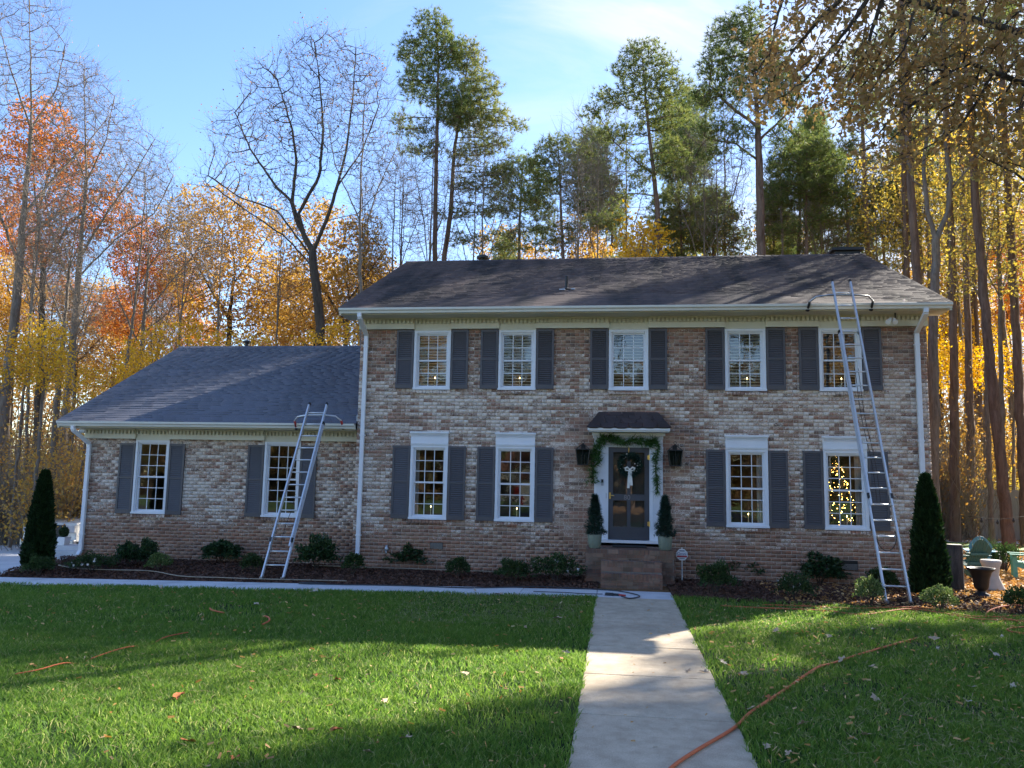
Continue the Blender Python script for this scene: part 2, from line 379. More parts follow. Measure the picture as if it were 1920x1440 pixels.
L_GARL = leafmat('cedar_garland', [(.03, .07, .02), (.06, .13, .03), (.10, .18, .05)], .25)
L_VAR = leafmat('variegated_leaf', [(.05, .09, .025), (.12, .18, .05), (.36, .38, .18)], .3)
PETAL = simple('white_petal', (.8, .77, .72), .6)
L_FALL = leafmat('fallen_leaf', [(.30, .17, .09), (.42, .30, .19), (.22, .10, .05), (.50, .40, .30)], .2)
# ------------------------------------------------------------------ the house
rng = np.random.default_rng(7); random.seed(7)
house = thing('brick_house', 'two storey whitewashed brick house with grey shutters and a lower side wing', 'house', (0, 18, 0))
MX0, MX1, MY, MYB = -6.01, 6.70, 18.0, 28.3
WX0, WX1, WY, WYB = -13.20, -6.01, 18.5, 28.0
EZ, RZ, EY, RY = 5.95, 8.66, 17.38, 23.15
WEZ, WRZ, WEY, WRY = 3.31, 6.04, 17.93, 23.20
UW = [(-4.69, -3.815), (-2.68, -1.815), (-.145, .743), (2.43, 3.315), (4.445, 5.34)]
LW = [(-4.69, -3.81), (-2.70, -1.80), (2.415, 3.315), (4.475, 5.384)]
WW = [(-11.85, -10.96), (-8.47, -7.56)]
DX0, DX1 = -.46, 1.055

def cut_wall(mb, x0, x1, z0, z1, ops, ya, yb):
    xs = sorted({x0, x1} | {v for o in ops for v in o[:2]})
    for a, b in zip(xs[:-1], xs[1:]):
        m = (a+b)/2; sp = sorted((o[2], o[3]) for o in ops if o[0] < m < o[1]); z = z0
        for c, d in sp:
            if c > z: mb.box((a, ya, z), (b, yb, c))
            z = max(z, d)
        if z < z1: mb.box((a, ya, z), (b, yb, z1))
ops_m = [(a+.03, b-.03, 4.14, 5.52) for a, b in UW] + [(a+.03, b-.03, 1.15, 3.0) for a, b in LW] + [(DX0+.06, DX1-.06, .60, 3.05)]
ops_w = [(a+.03, b-.03, 1.09, 2.90) for a, b in WW]
BO = .0045   # how far bricks stand in front of the mortar
wm = MB(); cut_wall(wm, MX0+.012, MX1-.012, -.3, 5.80, ops_m, MY+BO, MY+.22)
front_wall = wm.build('wall', MORTAR, house)
ww = MB(); cut_wall(ww, WX0+.012, WX1, -.5, 3.2, ops_w, WY+BO, WY+.22)
wing_wall = ww.build('wall', MORTAR, house)
# side and rear walls with gables
def gable(name, x0, x1, y0, y1, z0, ze, zr, yr, eave_y):
    sl = (zr-ze)/(yr-eave_y); za = ze+(y0-eave_y)*sl-.12
    return MB().prismx([(y0, z0), (y1, z0), (y1, za), (yr, zr-.12), (y0, za)], x0, x1)
gr = gable('', MX1-.22, MX1-.012, MY+.221, MYB, -.3, EZ, RZ, RY, EY).build('side_wall', MORTAR, house)
gl = gable('', MX0+.012, MX0+.22, MY+.221, MYB, -.3, EZ, RZ, RY, EY).build('side_wall', MORTAR, house)
gw = gable('', WX0+.012, WX0+.22, WY+.221, WYB, -1.1, WEZ, WRZ, WRY, WEY).build('side_wall', MORTAR, house)
MB().box((MX0+.23, MYB-.2, -.3), (MX1-.23, MYB-.001, 5.9)).build('rear_wall', MORTAR, house)
MB().box((WX0+.23, WYB-.2, -.4), (WX1, WYB-.001, 3.2)).build('rear_wall', MORTAR, house)

# bricks: course height .081, length .213
CH, BL, J = .081, .213, .011
def brick_rows(u0, u1, z0, z1, ops, soldier_skip=()):
    out = []
    k0, k1 = int(math.floor((z0+5)/CH)), int(math.ceil((z1+5)/CH))
    for k in range(k0, k1):
        a, b = k*CH-5, (k+1)*CH-5
        if b <= z0+.005 or a >= z1-.005: continue
        za, zb = max(a, z0), min(b, z1); zm = (za+zb)/2
        off = (k % 2)*.1065; i0 = int(math.floor((u0+40+off)/BL))
        u = i0*BL-40-off
        cuts = sorted((o[0], o[1]) for o in ops if o[2] < zm < o[3])
        while u < u1:
            c, d = max(u, u0), min(u+BL, u1); segs = [(c, d)]
            for p, q in cuts:
                n = []
                for s, t in segs:
                    if q <= s or p >= t: n.append((s, t))
                    else:
                        if p-s > .02: n.append((s, p))
                        if t-q > .02: n.append((q, t))
                segs = n
            for s, t in segs:
                if t-s > .03: out.append((s+J/2, t-J/2, za+J/2, zb-J/2, len(segs) == 1 and abs(t-s-BL) < .01 and abs(zb-za-CH) < .01))
            u += BL
    return out
def bricks_mesh(name, L, conv):
    """L of (u0,u1,z0,z1), conv maps (u, depth, z) to world; boxes without back"""
    n = len(L); A = np.array([l[:4] for l in L]); pr = rng.uniform(-.0035, .003, n)
    jit = rng.uniform(-.0018, .0018, (n, 8, 2)); V = np.zeros((n, 8, 3))
    for i, (uu, dd, zz) in enumerate([(0,0,2),(1,0,2),(1,1,2),(0,1,2),(0,0,3),(1,0,3),(1,1,3),(0,1,3)]):
        V[:, i, 0] = A[:, uu]+jit[:, i, 0]; V[:, i, 1] = pr if dd == 0 else .03; V[:, i, 2] = A[:, zz]+jit[:, i, 1]
    V = conv(V.reshape(-1, 3)); b = (np.arange(n)*8)[:, None]
    F = np.concatenate([b+np.array(f)[None] for f in ((0,1,5,4),(4,5,6,7),(0,3,2,1),(1,2,6,5),(3,0,4,7))])
    return fast_mesh(name, V, F)
hb = np.array([0, 18, 0])
def conv_front(Y): return lambda v: np.stack([v[:, 0], v[:, 1]+Y, v[:, 2]], 1)-hb
mainL = [(b, MY) for b in brick_rows(MX0, MX1, -.25, 5.56, ops_m)]
wingL = [(b, WY) for b in brick_rows(WX0, WX1-.0, -.35, 2.95, ops_w)]
def dcam(b, Y): return (((b[0]+b[1])/2)**2 + Y*Y + ((b[2]+b[3])/2-2.07)**2)
whole = sorted([t for t in mainL if t[0][4] and t[0][2] > .3], key=lambda t: dcam(*t))[:300]
ws = {id(t) for t in whole}
mb_ = MB().box((-.5, -.5, -.5), (.5, .5, .5)); brick_me = bpy.data.meshes.new('brick'); brick_me.from_pydata(mb_.v, [], mb_.f); brick_me.materials.append(BRICK)
for (b, Y) in whole:
    piece('brick', brick_me, front_wall, ((b[0]+b[1])/2, Y+.015+random.uniform(-.0035, .003), (b[2]+b[3])/2), (b[1]-b[0], .030, b[3]-b[2]), (random.uniform(-.01, .01), random.uniform(-.006, .006), random.uniform(-.006, .006)))
rest = [t[0] for t in mainL if id(t) not in ws]
tag(link('brickwork', bricks_mesh('brickwork', rest, conv_front(MY)), BRICK, front_wall), kind='stuff')
tag(link('brickwork', bricks_mesh('brickwork', [t[0] for t in wingL], conv_front(WY)), BRICK, wing_wall), kind='stuff')
# gable ends
def roof_clip(L, ze, zr, yr, ey):
    sl = (zr-ze)/(yr-ey); return [b for b in L if b[3] < ze-.14+(min(b[0], 2*yr-b[1])-ey)*sl]
def conv_side(X, sgn): return lambda v: np.stack([X-sgn*v[:, 1], v[:, 0], v[:, 2]], 1)-hb
sideL = brick_rows(MY+.012, MYB, -.25, RZ-.15, []); sideL = roof_clip(sideL, EZ, RZ, RY, EY)
tag(link('brickwork', bricks_mesh('brickwork', sideL, conv_side(MX1, 1)), BRICK, gr), kind='stuff')
tag(link('brickwork', bricks_mesh('brickwork', sideL, conv_side(MX0, -1)), BRICK, gl), kind='stuff')
wl_ = roof_clip(brick_rows(WY+.012, WYB, -1.0, WRZ-.15, []), WEZ, WRZ, WRY, WEY)
tag(link('brickwork', bricks_mesh('brickwork', wl_, conv_side(WX0, -1)), BRICK, gw), kind='stuff')

# inside: floors, a back partition, partitions between rooms
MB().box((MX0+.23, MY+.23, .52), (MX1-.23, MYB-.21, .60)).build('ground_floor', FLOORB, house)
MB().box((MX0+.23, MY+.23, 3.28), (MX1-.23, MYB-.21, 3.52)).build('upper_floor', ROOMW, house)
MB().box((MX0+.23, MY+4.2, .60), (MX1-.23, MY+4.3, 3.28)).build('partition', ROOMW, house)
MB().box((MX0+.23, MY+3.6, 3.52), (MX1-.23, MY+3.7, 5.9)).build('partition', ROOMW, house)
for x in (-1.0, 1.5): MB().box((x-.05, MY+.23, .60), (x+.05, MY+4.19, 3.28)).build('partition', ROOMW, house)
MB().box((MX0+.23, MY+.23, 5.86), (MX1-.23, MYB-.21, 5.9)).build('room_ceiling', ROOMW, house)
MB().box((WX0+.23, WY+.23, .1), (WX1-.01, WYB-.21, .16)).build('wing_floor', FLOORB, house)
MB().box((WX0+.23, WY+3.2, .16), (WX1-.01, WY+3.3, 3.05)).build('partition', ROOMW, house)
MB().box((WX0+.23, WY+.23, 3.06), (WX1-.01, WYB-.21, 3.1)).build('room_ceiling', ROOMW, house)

# windows
pq = MB().add([(-.5, 0, -.5), (.5, 0, -.5), (.5, 0, .5), (-.5, 0, .5)], [(0, 1, 2, 3)]); pane_me = bpy.data.meshes.new('pane'); pane_me.from_pydata(pq.v, [], pq.f); pane_me.materials.append(GLASS)
def make_window(x0, x1, z0, z1, Y, rt, rb, head=None):
    w = MB(); c = .055; d0, d1 = Y-.035, Y+.12
    w.box((x0, d0, z0+.045), (x0+c, d1, z1-c)); w.box((x1-c, d0, z0+.045), (x1, d1, z1-c)); w.box((x0, d0, z1-c), (x1, d1, z1))
    w.box((x0-.008, d0-.02, z0), (x1+.008, d1, z0+.045))
    w.box((x0+c, d0+.028, z1-c-.03), (x1-c, d1, z1-c)); w.box((x0+c, d0+.028, z0+.045), (x0+c+.025, d1, z1-c-.03)); w.box((x1-c-.025, d0+.028, z0+.045), (x1-c, d1, z1-c-.03))
    w.box((x0+c+.025, d0+.028, z0+.045), (x1-c-.025, d1, z0+.07))
    win = w.build('window', WHITE, house)
    a, b = x0+c+.025, x1-c-.025; lo, hi = z0+.07, z1-c-.03; mid = lo+(hi-lo)*(rb/(rt+rb)); st = .032
    for (zl, zh, rows, yy) in ((mid-.02, hi, rt, Y+.03), (lo, mid+.025, rb, Y+.062)):
        s = MB(); s.box((a, yy, zl), (a+st, yy+.03, zh)).box((b-st, yy, zl), (b, yy+.03, zh)).box((a+st, yy, zh-.028), (b-st, yy+.03, zh)).box((a+st, yy, zl), (b-st, yy+.03, zl+.035))
        gx0, gx1, gz0, gz1 = a+st, b-st, zl+.035, zh-.028; mw = .016
        for i in (1, 2):
            x = gx0+(gx1-gx0)*i/3; s.box((x-mw/2, yy+.008, gz0), (x+mw/2, yy+.026, gz1))
        for r in range(1, rows):
            z = gz0+(gz1-gz0)*r/rows
            for i in range(3):
                s.box((gx0+(gx1-gx0)*i/3+(mw/2 if i else 0), yy+.009, z-mw/2), (gx0+(gx1-gx0)*(i+1)/3-(mw/2 if i < 2 else 0), yy+.025, z+mw/2))
        s.build('sash', WHITE, win)
        for i in range(3):
            for r in range(rows):
                piece('pane', pane_me, win, (gx0+(gx1-gx0)*(i+.5)/3, yy+.017, gz0+(gz1-gz0)*(r+.5)/rows), ((gx1-gx0)/3-.008, 1, (gz1-gz0)/rows-.008), (random.gauss(0, .003), 0, random.gauss(0, .003)))
    if head:
        h = MB(); h.box((x0, Y-.05, z1+.002), (x1, Y+.05, head-.04)).box((x0-.02, Y-.10, head-.04), (x1+.02, Y+.03, head)).box((x0-.008, Y-.075, head-.065), (x1+.008, Y-.051, head-.041)).box((x0+.01, Y-.062, z1+.03), (x1-.01, Y-.051, z1+.045))
        n = int((x1-x0)/.042); 
        for i in range(n): h.box((x0+.006+i*(x1-x0-.012)/n, Y-.068, head-.105), (x0+.006+i*(x1-x0-.012)/n+.022, Y-.051, head-.068))
        h.build('window_head', WHITE, win)
    # rowlock brick sill under the frame
    n = max(6, int((x1-x0)/.075)); q = MB()
    for i in range(n):
        u = x0-.01+i*(x1-x0+.02)/n; q.hexa([(u+.004, Y-.045, z0-.085), (u+(x1-x0)/n-.004, Y-.045, z0-.085), (u+(x1-x0)/n-.004, Y+.02, z0-.085), (u+.004, Y+.02, z0-.085), (u+.004, Y-.04, z0-.018), (u+(x1-x0)/n-.004, Y-.04, z0-.018), (u+(x1-x0)/n-.004, Y+.02, z0-.004), (u+.004, Y+.02, z0-.004)])
    q.build('brick_sill', BRICK, win)
    return win
wins = {}
for i, (a, b) in enumerate(UW): wins['U', i] = make_window(a, b, 4.12, 5.52, MY, 2, 2)
for i, (a, b) in enumerate(LW): wins['L', i] = make_window(a, b, 1.135, 2.83, MY, 3, 3, 3.14)
for i, (a, b) in enumerate(WW): wins['W', i] = make_window(a, b, 1.07, 2.895, WY, 3, 3)

# shutters: (x0, x1, z0, z1, Y, slats above, slats below the middle rail)
slat_me = unit_box('slat', SLATE)
SH = []
for a, b in UW: SH += [(a-.425, a-.012, 4.145, 5.535, MY, 13, 12), (b+.012, b+.42, 4.145, 5.535, MY, 13, 12)]
for a, b in LW: SH += [(a-.425, a-.012, 1.14, 2.815, MY, 16, 15), (b+.012, b+.42, 1.14, 2.815, MY, 16, 15)]
for a, b in WW: SH += [(a-.425, a-.012, 1.065, 2.80, WY, 16, 16), (b+.012, b+.42, 1.065, 2.80, WY, 16, 16)]
left = 300
for (x0, x1, z0, z1, Y, na, nb) in sorted(SH, key=lambda s: (s[0]**2+s[4]**2+(s[2]-1.4)**2)):
    s = MB(); ya, yb = Y-.045, Y-.006; st = .048; zm = z0+.10+(z1-z0-.16)*nb/(na+nb)
    s.box((x0, ya, z0), (x0+st, yb, z1)).box((x1-st, ya, z0), (x1, yb, z1)).box((x0+st, ya+.001, z0), (x1-st, yb, z0+.095)).box((x0+st, ya+.001, z1-.055), (x1-st, yb, z1)).box((x0+st, ya+.001, zm-.018), (x1-st, yb, zm+.018))
    s.box((x0+st, yb-.006, z0+.095), (x1-st, yb-.001, z1-.055))
    sh = s.build('shutter', SLATE, house); own = left >= na+nb
    if own: left -= na+nb
    q = MB()
    for lo, hi, n in ((z0+.095, zm-.018, nb), (zm+.018, z1-.055, na)):
        for i in range(n):
            z = lo+(hi-lo)*(i+.5)/n; h = (hi-lo)/n*.95
            if own: piece('slat', slat_me, sh, ((x0+x1)/2, Y-.030, z), (x1-x0-2*st, .007, h), (R_(-32), 0, 0))
            else: q.hexa([(x0+st, Y-.041, z-h/2+.004), (x1-st, Y-.041, z-h/2+.004), (x1-st, Y-.036, z-h/2), (x0+st, Y-.036, z-h/2), (x0+st, Y-.023, z+h/2), (x1-st, Y-.023, z+h/2), (x1-st, Y-.018, z+h/2-.004), (x0+st, Y-.018, z+h/2-.004)])
    if not own: q.build('louvre', SLATE, sh, kind='stuff', fixn=True)

# eaves, friezes, dentils, gutters
def eave(x0, x1, wall, wx0, wx1, ops, zf, zs, ey, ez, zdent, name):
    e = MB(); cuts = sorted({wx0, wx1} | {v for o in ops for v in o})
    d = MB()
    for a, b in zip(cuts[:-1], cuts[1:]):
        m = (a+b)/2; rec = any(o[0] < m < o[1] for o in ops); y = wall-.045 if rec else wall-.09
        e.box((a, y, (zf-.03) if rec else zf), (b, wall+.02, zs)); n = max(1, round((b-a)/.095))
        for i in range(n):
            u = a+(b-a)*i/n; d.box((u+.015, y-.036, zdent), (u+.015+.052, y-.0005, zdent+.085))
        e.box((a, y-.045, zdent+.087), (b, y-.001, zs-.001))
    e.build('frieze_board', CREAM, house); tag(d.build('dentil_band', CREAM, house), kind='stuff')
    MB().box((x0, ey+.03, zs), (x1, wall+.05, zs+.02)).box((x0+.002, ey+.03, zs+.021), (x1-.002, ey+.06, ez-.025)).box((x0+.004, ey+.061, zs+.021), (x1-.004, ey+.09, zs+.05)).build('soffit', CREAM, house)
    g = MB(); P = [(ey+.029, ez), (ey+.029, ez-.115), (ey-.045, ez-.115), (ey-.06, ez-.07), (ey-.095, ez-.045), (ey-.10, ez-.008), (ey-.10, ez), (ey-.085, ez), (ey-.085, ez-.03), (ey+.019, ez-.06), (ey+.019, ez)]
    g.prismx(P, x0, x1); g.build('gutter', GUTTER, house)
eave(-6.345, 7.01, MY, MX0-.02, MX1+.02, UW, 5.55, 5.80, EY+.03, EZ-.015, 5.68, 'm')
eave(-13.62, -6.04, WY, WX0-.02, WX1-.002, WW, 2.91, 3.155, WEY+.03, WEZ-.01, 3.03, 'w')
# rake boards on the gable edges
def rake(x0, x1, ey, ez, ry, rz):
    for sgn in (1, -1):
        ya, yb = (ey, ry) if sgn == 1 else (2*ry-ey, ry)
        r = MB(); r.prismx([(ya, ez-.17), (ya, ez-.01), (yb, rz-.01), (yb, rz-.17)], x0, x1).build('rake_board', CREAM, house)
rake(-6.345, -6.30, EY, EZ, RY, RZ); rake(6.965, 7.01, EY, EZ, RY, RZ); rake(-13.62, -13.58, WEY, WEZ, WRY, WRZ)
for x0, x1, wall in ((-6.30, MX0, MY), (MX1, 6.965, MY)):
    MB().prismx([(EY+.10, EZ-.125), (EY+.10, EZ-.10), (RY, RZ-.10), (RY, RZ-.125)], x0+.003, x1-.003).build('rake_soffit', CREAM, house)
MB().prismx([(WEY+.10, WEZ-.125), (WEY+.10, WEZ-.10), (WRY, WRZ-.10), (WRY, WRZ-.125)], -13.577, WX0-.003).build('rake_soffit', CREAM, house)

# roofs
def roof(x0, x1, ey, ez, ry, rz, m, budget, expo=.118):
    L = math.hypot(ry-ey, rz-ez); an = math.atan2(rz-ez, ry-ey); t = .03
    base = MB(); base.prismx([(ey-.03, ez-.03), (ey-.03, ez-.002), (ry, rz-.002+.012), (2*ry-ey+.03, ez-.002), (2*ry-ey+.03, ez-.03), (ry, rz-.035)], x0, x1)
    rf = base.build('roof', m, house)
    ca, sa = math.cos(an), math.sin(an); n = int(L/expo); tabs = []
    for k in range(n+1):
        s0 = -.045+k*expo; off = rng.uniform(0, .30); u = x0-off; 
        while u < x1:
            a, b = max(u+.003, x0), min(u+.302, x1)
            if b-a > .03: tabs.append((a, b, s0+rng.uniform(-.006, .004), min(s0+.19, L+.01), rng.uniform(.0, .004)))
            u += .305
    tabs.sort(key=lambda q: (abs((q[0]+q[1])/2)**2)+(ey+q[2]*ca)**2 if True else 0)
    own, rest = tabs[:budget], tabs[budget:]
    th = .008
    if budget:
        me = bpy.data.meshes.new('shingle'); wv = [(-.5, 0, 0), (.5, 0, 0), (.5, 1, 0), (-.5, 1, 0), (-.5, 0, th+.004), (.5, 0, th+.004), (.5, 1, .003), (-.5, 1, .003)]; me.from_pydata(wv, [], [(0,3,2,1),(4,5,6,7),(0,1,5,4),(1,2,6,5),(2,3,7,6),(3,0,4,7)]); me.materials.append(m)
        for a, b, s0, s1, lift in own:
            y, z = ey+s0*ca, ez+s0*sa
            piece('shingle', me, rf, ((a+b)/2, y-sa*lift, z+ca*lift), (b-a, s1-s0, 1), (an, 0, 0))
    A = np.array(rest); N = len(A); V = np.zeros((N, 8, 3)); 
    for i, (xi, si, h0, h1) in enumerate([(0,0,.001,0),(1,0,.001,0),(1,1,0,0),(0,1,0,0),(0,0,th+.004,1),(1,0,th+.004,1),(1,1,.003,0),(0,1,.003,0)]):
        s = A[:, 2+si]; hh = h0+(A[:, 4] if h1 else 0); V[:, i, 0] = A[:, xi]; V[:, i, 1] = ey+s*ca-hh*sa; V[:, i, 2] = ez+s*sa+hh*ca
    b = (np.arange(N)*8)[:, None]; F = np.concatenate([b+np.array(f)[None] for f in ((0,1,5,4),(4,5,6,7),(1,2,6,5),(3,0,4,7))])
    tag(link('shingle_courses', fast_mesh('shingle_courses', V.reshape(-1, 3)-hb, F), m, rf), kind='stuff')
    rc = MB(); u = x0
    while u < x1-.05:
        b_ = min(u+.21, x1); r0, r1 = .018, .006
        rc.add([(u, ry-.14, rz-.14*sa/ca+r0), (u, ry, rz+.012+r0), (u, ry+.14, rz-.14*sa/ca+r0), (b_+.04, ry-.14, rz-.14*sa/ca+r1), (b_+.04, ry, rz+.012+r1), (b_+.04, ry+.14, rz-.14*sa/ca+r1),
                (u, ry-.14, rz-.14*sa/ca-.005), (u, ry+.14, rz-.14*sa/ca-.005)], [(0, 1, 4, 3), (1, 2, 5, 4), (6, 7, 2, 1, 0)]); u += .205
    tag(rc.build('ridge_caps', m, rf), kind='stuff')
    return rf
roof_main = roof(-6.37, 7.03, EY, EZ, RY, RZ, SHMAIN, 300)
roof_wing = roof(-13.65, -6.02, WEY, WEZ, WRY, WRZ, SHWING, 0)
MB().prismx([(WEY+.1, WEZ+.06), (WEY+.1, WEZ+.19), (WRY, WRZ+.14), (WRY, WRZ+.01)], -6.045, -6.018).build('flashing', STEEL, house)

# downspouts
def spout(x, ytop, ztop, ywall, zb, xo=0, name='downspout'):
    d = MB(); w = .095; pts = [(x+xo, ytop, ztop), (x+xo, ytop, ztop-.10), (x, ywall, ztop-.42), (x, ywall, zb+.12), (x, ywall-.10, zb)]
    for a, b in zip(pts[:-1], pts[1:]): d.beam(a, b, w, .075, (0, 1, 0) if a[1] == b[1] else (0, 0, 1))
    o = d.build(name, WHITE, house, bevel=.008)
    for z in (zb+.5, (zb+ztop)/2, ztop-.7): MB().box((x-.062, ywall-.044, z), (x+.062, ywall+.04, z+.03)).build('strap', WHITE, o)
spout(-5.855, EY, EZ-.12, MY-.05, .22); spout(6.49, EY, EZ-.12, MY-.05, .25); spout(-13.10, WEY, WEZ-.12, WY-.05, .02, -.10)

# door case, storm door and hood
S = MB(); z0 = .80
S.box((DX0, MY-.05, 2.865), (DX1, MY+.05, 3.10)).box((DX0-.05, MY-.14, 3.10), (DX1+.05, MY+.02, 3.16)).box((-.155, MY-.02, 2.84), (.77, MY+.08, 2.864))
S.box((-.165, MY-.035, z0), (-.145, MY+.08, 2.84)).box((.76, MY-.035, z0), (.78, MY+.08, 2.84))
S.box((DX0-.015, MY-.17, z0-.06), (DX1+.015, MY+.05, z0-.001))
ds = S.build('door_surround', WHITE, house)
for x0, x1 in ((DX0, -.166), (.781, DX1)):
    p = MB(); p.box((x0, MY-.03, z0), (x1, MY+.06, 2.862)).box((x0-.008, MY-.062, z0), (x1+.008, MY-.031, z0+.20)).box((x0-.008, MY-.062, 2.70), (x1+.008, MY-.031, 2.862))
    n = 5
    for i in range(n): u = x0+.02+(x1-x0-.04)*i/n; p.box((u+.008, MY-.048, z0+.22), (u+(x1-x0-.04)/n-.008, MY-.031, 2.68))
    p.build('pilaster', WHITE, ds)
d = MB()
for i in range(32): u = DX0-.03+i*(DX1-DX0+.06)/32; d.box((u, MY-.105, 3.035), (u+.028, MY-.051, 3.098))
tag(d.build('dentils', WHITE, ds), kind='stuff')
HX0, HX1 = -.60, 1.19
hd = MB(); hd.box((HX0+.02, MY-.42, 3.165), (HX1-.02, MY-.001, 3.195)).box((HX0, MY-.46, 3.196), (HX1, MY-.001, 3.245))
hood = hd.build('door_hood', WHITE, house)
core = MB().hexa([(HX0+.02, MY-.45, 3.246), (HX1-.02, MY-.45, 3.246), (HX1-.02, MY-.002, 3.246), (HX0+.02, MY-.002, 3.246), (HX0+.27, MY-.05, 3.60), (HX1-.27, MY-.05, 3.60), (HX1-.27, MY-.002, 3.60), (HX0+.27, MY-.002, 3.60)])
core.build('hood_deck', SHHOOD, hood)
for k in range(4):                       # big slates of the hood, front face in four courses
    t0, t1 = k/4, min(1, (k+1.35)/4); wz = lambda t: 3.25+.36*t; wy = lambda t: MY-.475+.41*t
    xa, xb = HX0-.02+.26*t0, HX1+.02-.26*t0; n = 6-(k % 2); u = xa
    for i in range(n):
        a, b = xa+(xb-xa)*i/n+.004, xa+(xb-xa)*(i+1)/n-.004; l = .015; dz = random.uniform(-.020, .008)
        q = MB(); m_ = (a+b)/2
        pts = [(a, wy(t0), wz(t0)+dz+.015), (a+(b-a)*.25, wy(t0)-.008, wz(t0)+dz-.008), (b-(b-a)*.25, wy(t0)-.008, wz(t0)+dz-.008), (b, wy(t0), wz(t0)+dz+.015), (min(b, HX1-.24*t1), wy(t1), wz(t1)), (max(a, HX0+.24*t1), wy(t1), wz(t1))]
        nn = Vector((0, -.66, .75))*.026
        q.add(pts+[tuple(Vector(p)+nn) for p in pts], [tuple(range(6))[::-1], tuple(range(6, 12))]+[(i_, (i_+1) % 6, (i_+1) % 6+6, i_+6) for i_ in range(6)]); q.build('shingle', SHHOOD, hood)
for sx, x in ((-1, HX0), (1, HX1)):
    q = MB(); 
    for k in range(4):
        t0, t1 = k/4, min(1, (k+1.2)/4); xx0 = x-sx*.26*t0; xx1 = x-sx*.26*t1
        q.hexa([(xx0, MY-.46+.4*t0, 3.25+.36*t0), (xx0, MY-.005, 3.25+.36*t0), (xx1, MY-.005, 3.25+.36*t1), (xx1, MY-.46+.4*t1, 3.25+.36*t1), (xx0+sx*.02, MY-.48+.4*t0, 3.272+.36*t0), (xx0+sx*.02, MY-.005, 3.272+.36*t0), (xx1+sx*.02, MY-.005, 3.262+.36*t1), (xx1+sx*.02, MY-.47+.4*t1, 3.262+.36*t1)])
    q.build('hood_side_shingles', SHHOOD, hood)
D = MB(); a, b, ya, yb = -.143, .758, MY-.012, MY+.025; zt = 2.838
gx = (a+.105, (a+b)/2-.04, (a+b)/2+.04, b-.105); gz = (1.08, 1.66, 1.80, 2.73)
D.box((a, ya, z0+.012), (gx[0], yb, zt)).box((gx[3], ya, z0+.012), (b, yb, zt)).box((gx[0], ya, gz[3]), (gx[3], yb, zt)).box((gx[0], ya, gz[1]), (gx[3], yb, gz[2])).box((gx[0], ya, z0+.012), (gx[3], yb, gz[0]))
D.box((gx[1], ya, gz[0]), (gx[2], yb, gz[1])).box((gx[1], ya, gz[2]), (gx[2], yb, gz[3]))
door = D.build('front_door', DOORG, house)
for xa, xb in ((gx[0], gx[1]), (gx[2], gx[3])):
    for za, zb in ((gz[0], gz[1]), (gz[2], gz[3])): piece('pane', pane_me, door, ((xa+xb)/2, MY+.008, (za+zb)/2), (xb-xa, 1, zb-za), (random.gauss(0, .004), 0, random.gauss(0, .004)))
MB().box((a, MY+.10, z0+.01), (b, MY+.14, zt)).box((a+.12, MY+.085, 1.0), (a+.40, MY+.0995, 1.6)).box((a+.50, MY+.085, 1.0), (b-.12, MY+.0995, 1.6)).box((a+.12, MY+.085, 1.8), (a+.40, MY+.0995, 2.6)).box((a+.50, MY+.085, 1.8), (b-.12, MY+.0995, 2.6)).build('inner_door', simple('inner_door_paint', (.05, .045, .04), .4), door)
MB().box((a+.02, MY-.024, 1.69), (a+.055, MY-.013, 1.83)).tube([(a+.037, MY-.015, 1.77), (a+.037, MY-.07, 1.77), (a+.13, MY-.075, 1.765)], .011, 8).build('handle', BRASS, door, bevel=.003)
for z in (1.16, 2.62): MB().box((b-.045, MY-.028, z-.045), (b+.03, MY-.014, z+.045)).tube([(b, MY-.03, z-.06), (b, MY-.03, z+.06)], .012, 8).build('hinge', BRASS, door)
MB().box(((a+b)/2-.012, MY-.020, 2.62), ((a+b)/2+.012, MY-.0125, zt+.01)).box(((a+b)/2-.012, MY-.05, 2.60), ((a+b)/2+.012, MY-.0205, 2.615)).build('wreath_hanger', BRASS, door)
def text(name, body, loc, size, m, parent=None, ext=.003, align='CENTER', rot=(math.pi/2, 0, 0)):
    c = bpy.data.curves.new(name, 'FONT'); c.body = body; c.size = size; c.extrude = ext; c.align_x = align; c.align_y = 'CENTER'; c.materials.append(m)
    o = bpy.data.objects.new(name, c); col.objects.link(o); o.rotation_euler = rot
    bpy.context.view_layer.update(); me = bpy.data.meshes.new_from_object(o.evaluated_get(bpy.context.evaluated_depsgraph_get())); bpy.data.objects.remove(o)
    o = bpy.data.objects.new(name, me); col.objects.link(o); o.rotation_euler = rot; o.parent = parent; o.location = tuple(np.array(loc)-base_of(parent))
    return o
NUMM = simple('house_number_metal', (.22, .21, .22), .4, .5)
text('house_number', '80', (.27, MY-.016, 1.725), .15, NUMM, door, .004)
MB().box((-.305, MY-.072, 1.98), (-.25, MY-.049, 2.12)).build('doorbell', simple('doorbell_grey', (.35, .36, .38), .4), ds, bevel=.006)
MB().box((-.30, MY-.076, 2.05), (-.255, MY-.0725, 2.115)).lathe((0, 0, 0), [(0, 0)], 3, cap=False).build('doorbell_face', BLACKP, ds)
MB().box((a-.07, MY-.045, 1.70), (a-.045, MY-.031, 1.82)).build('lock_plate', BLACKP, ds)

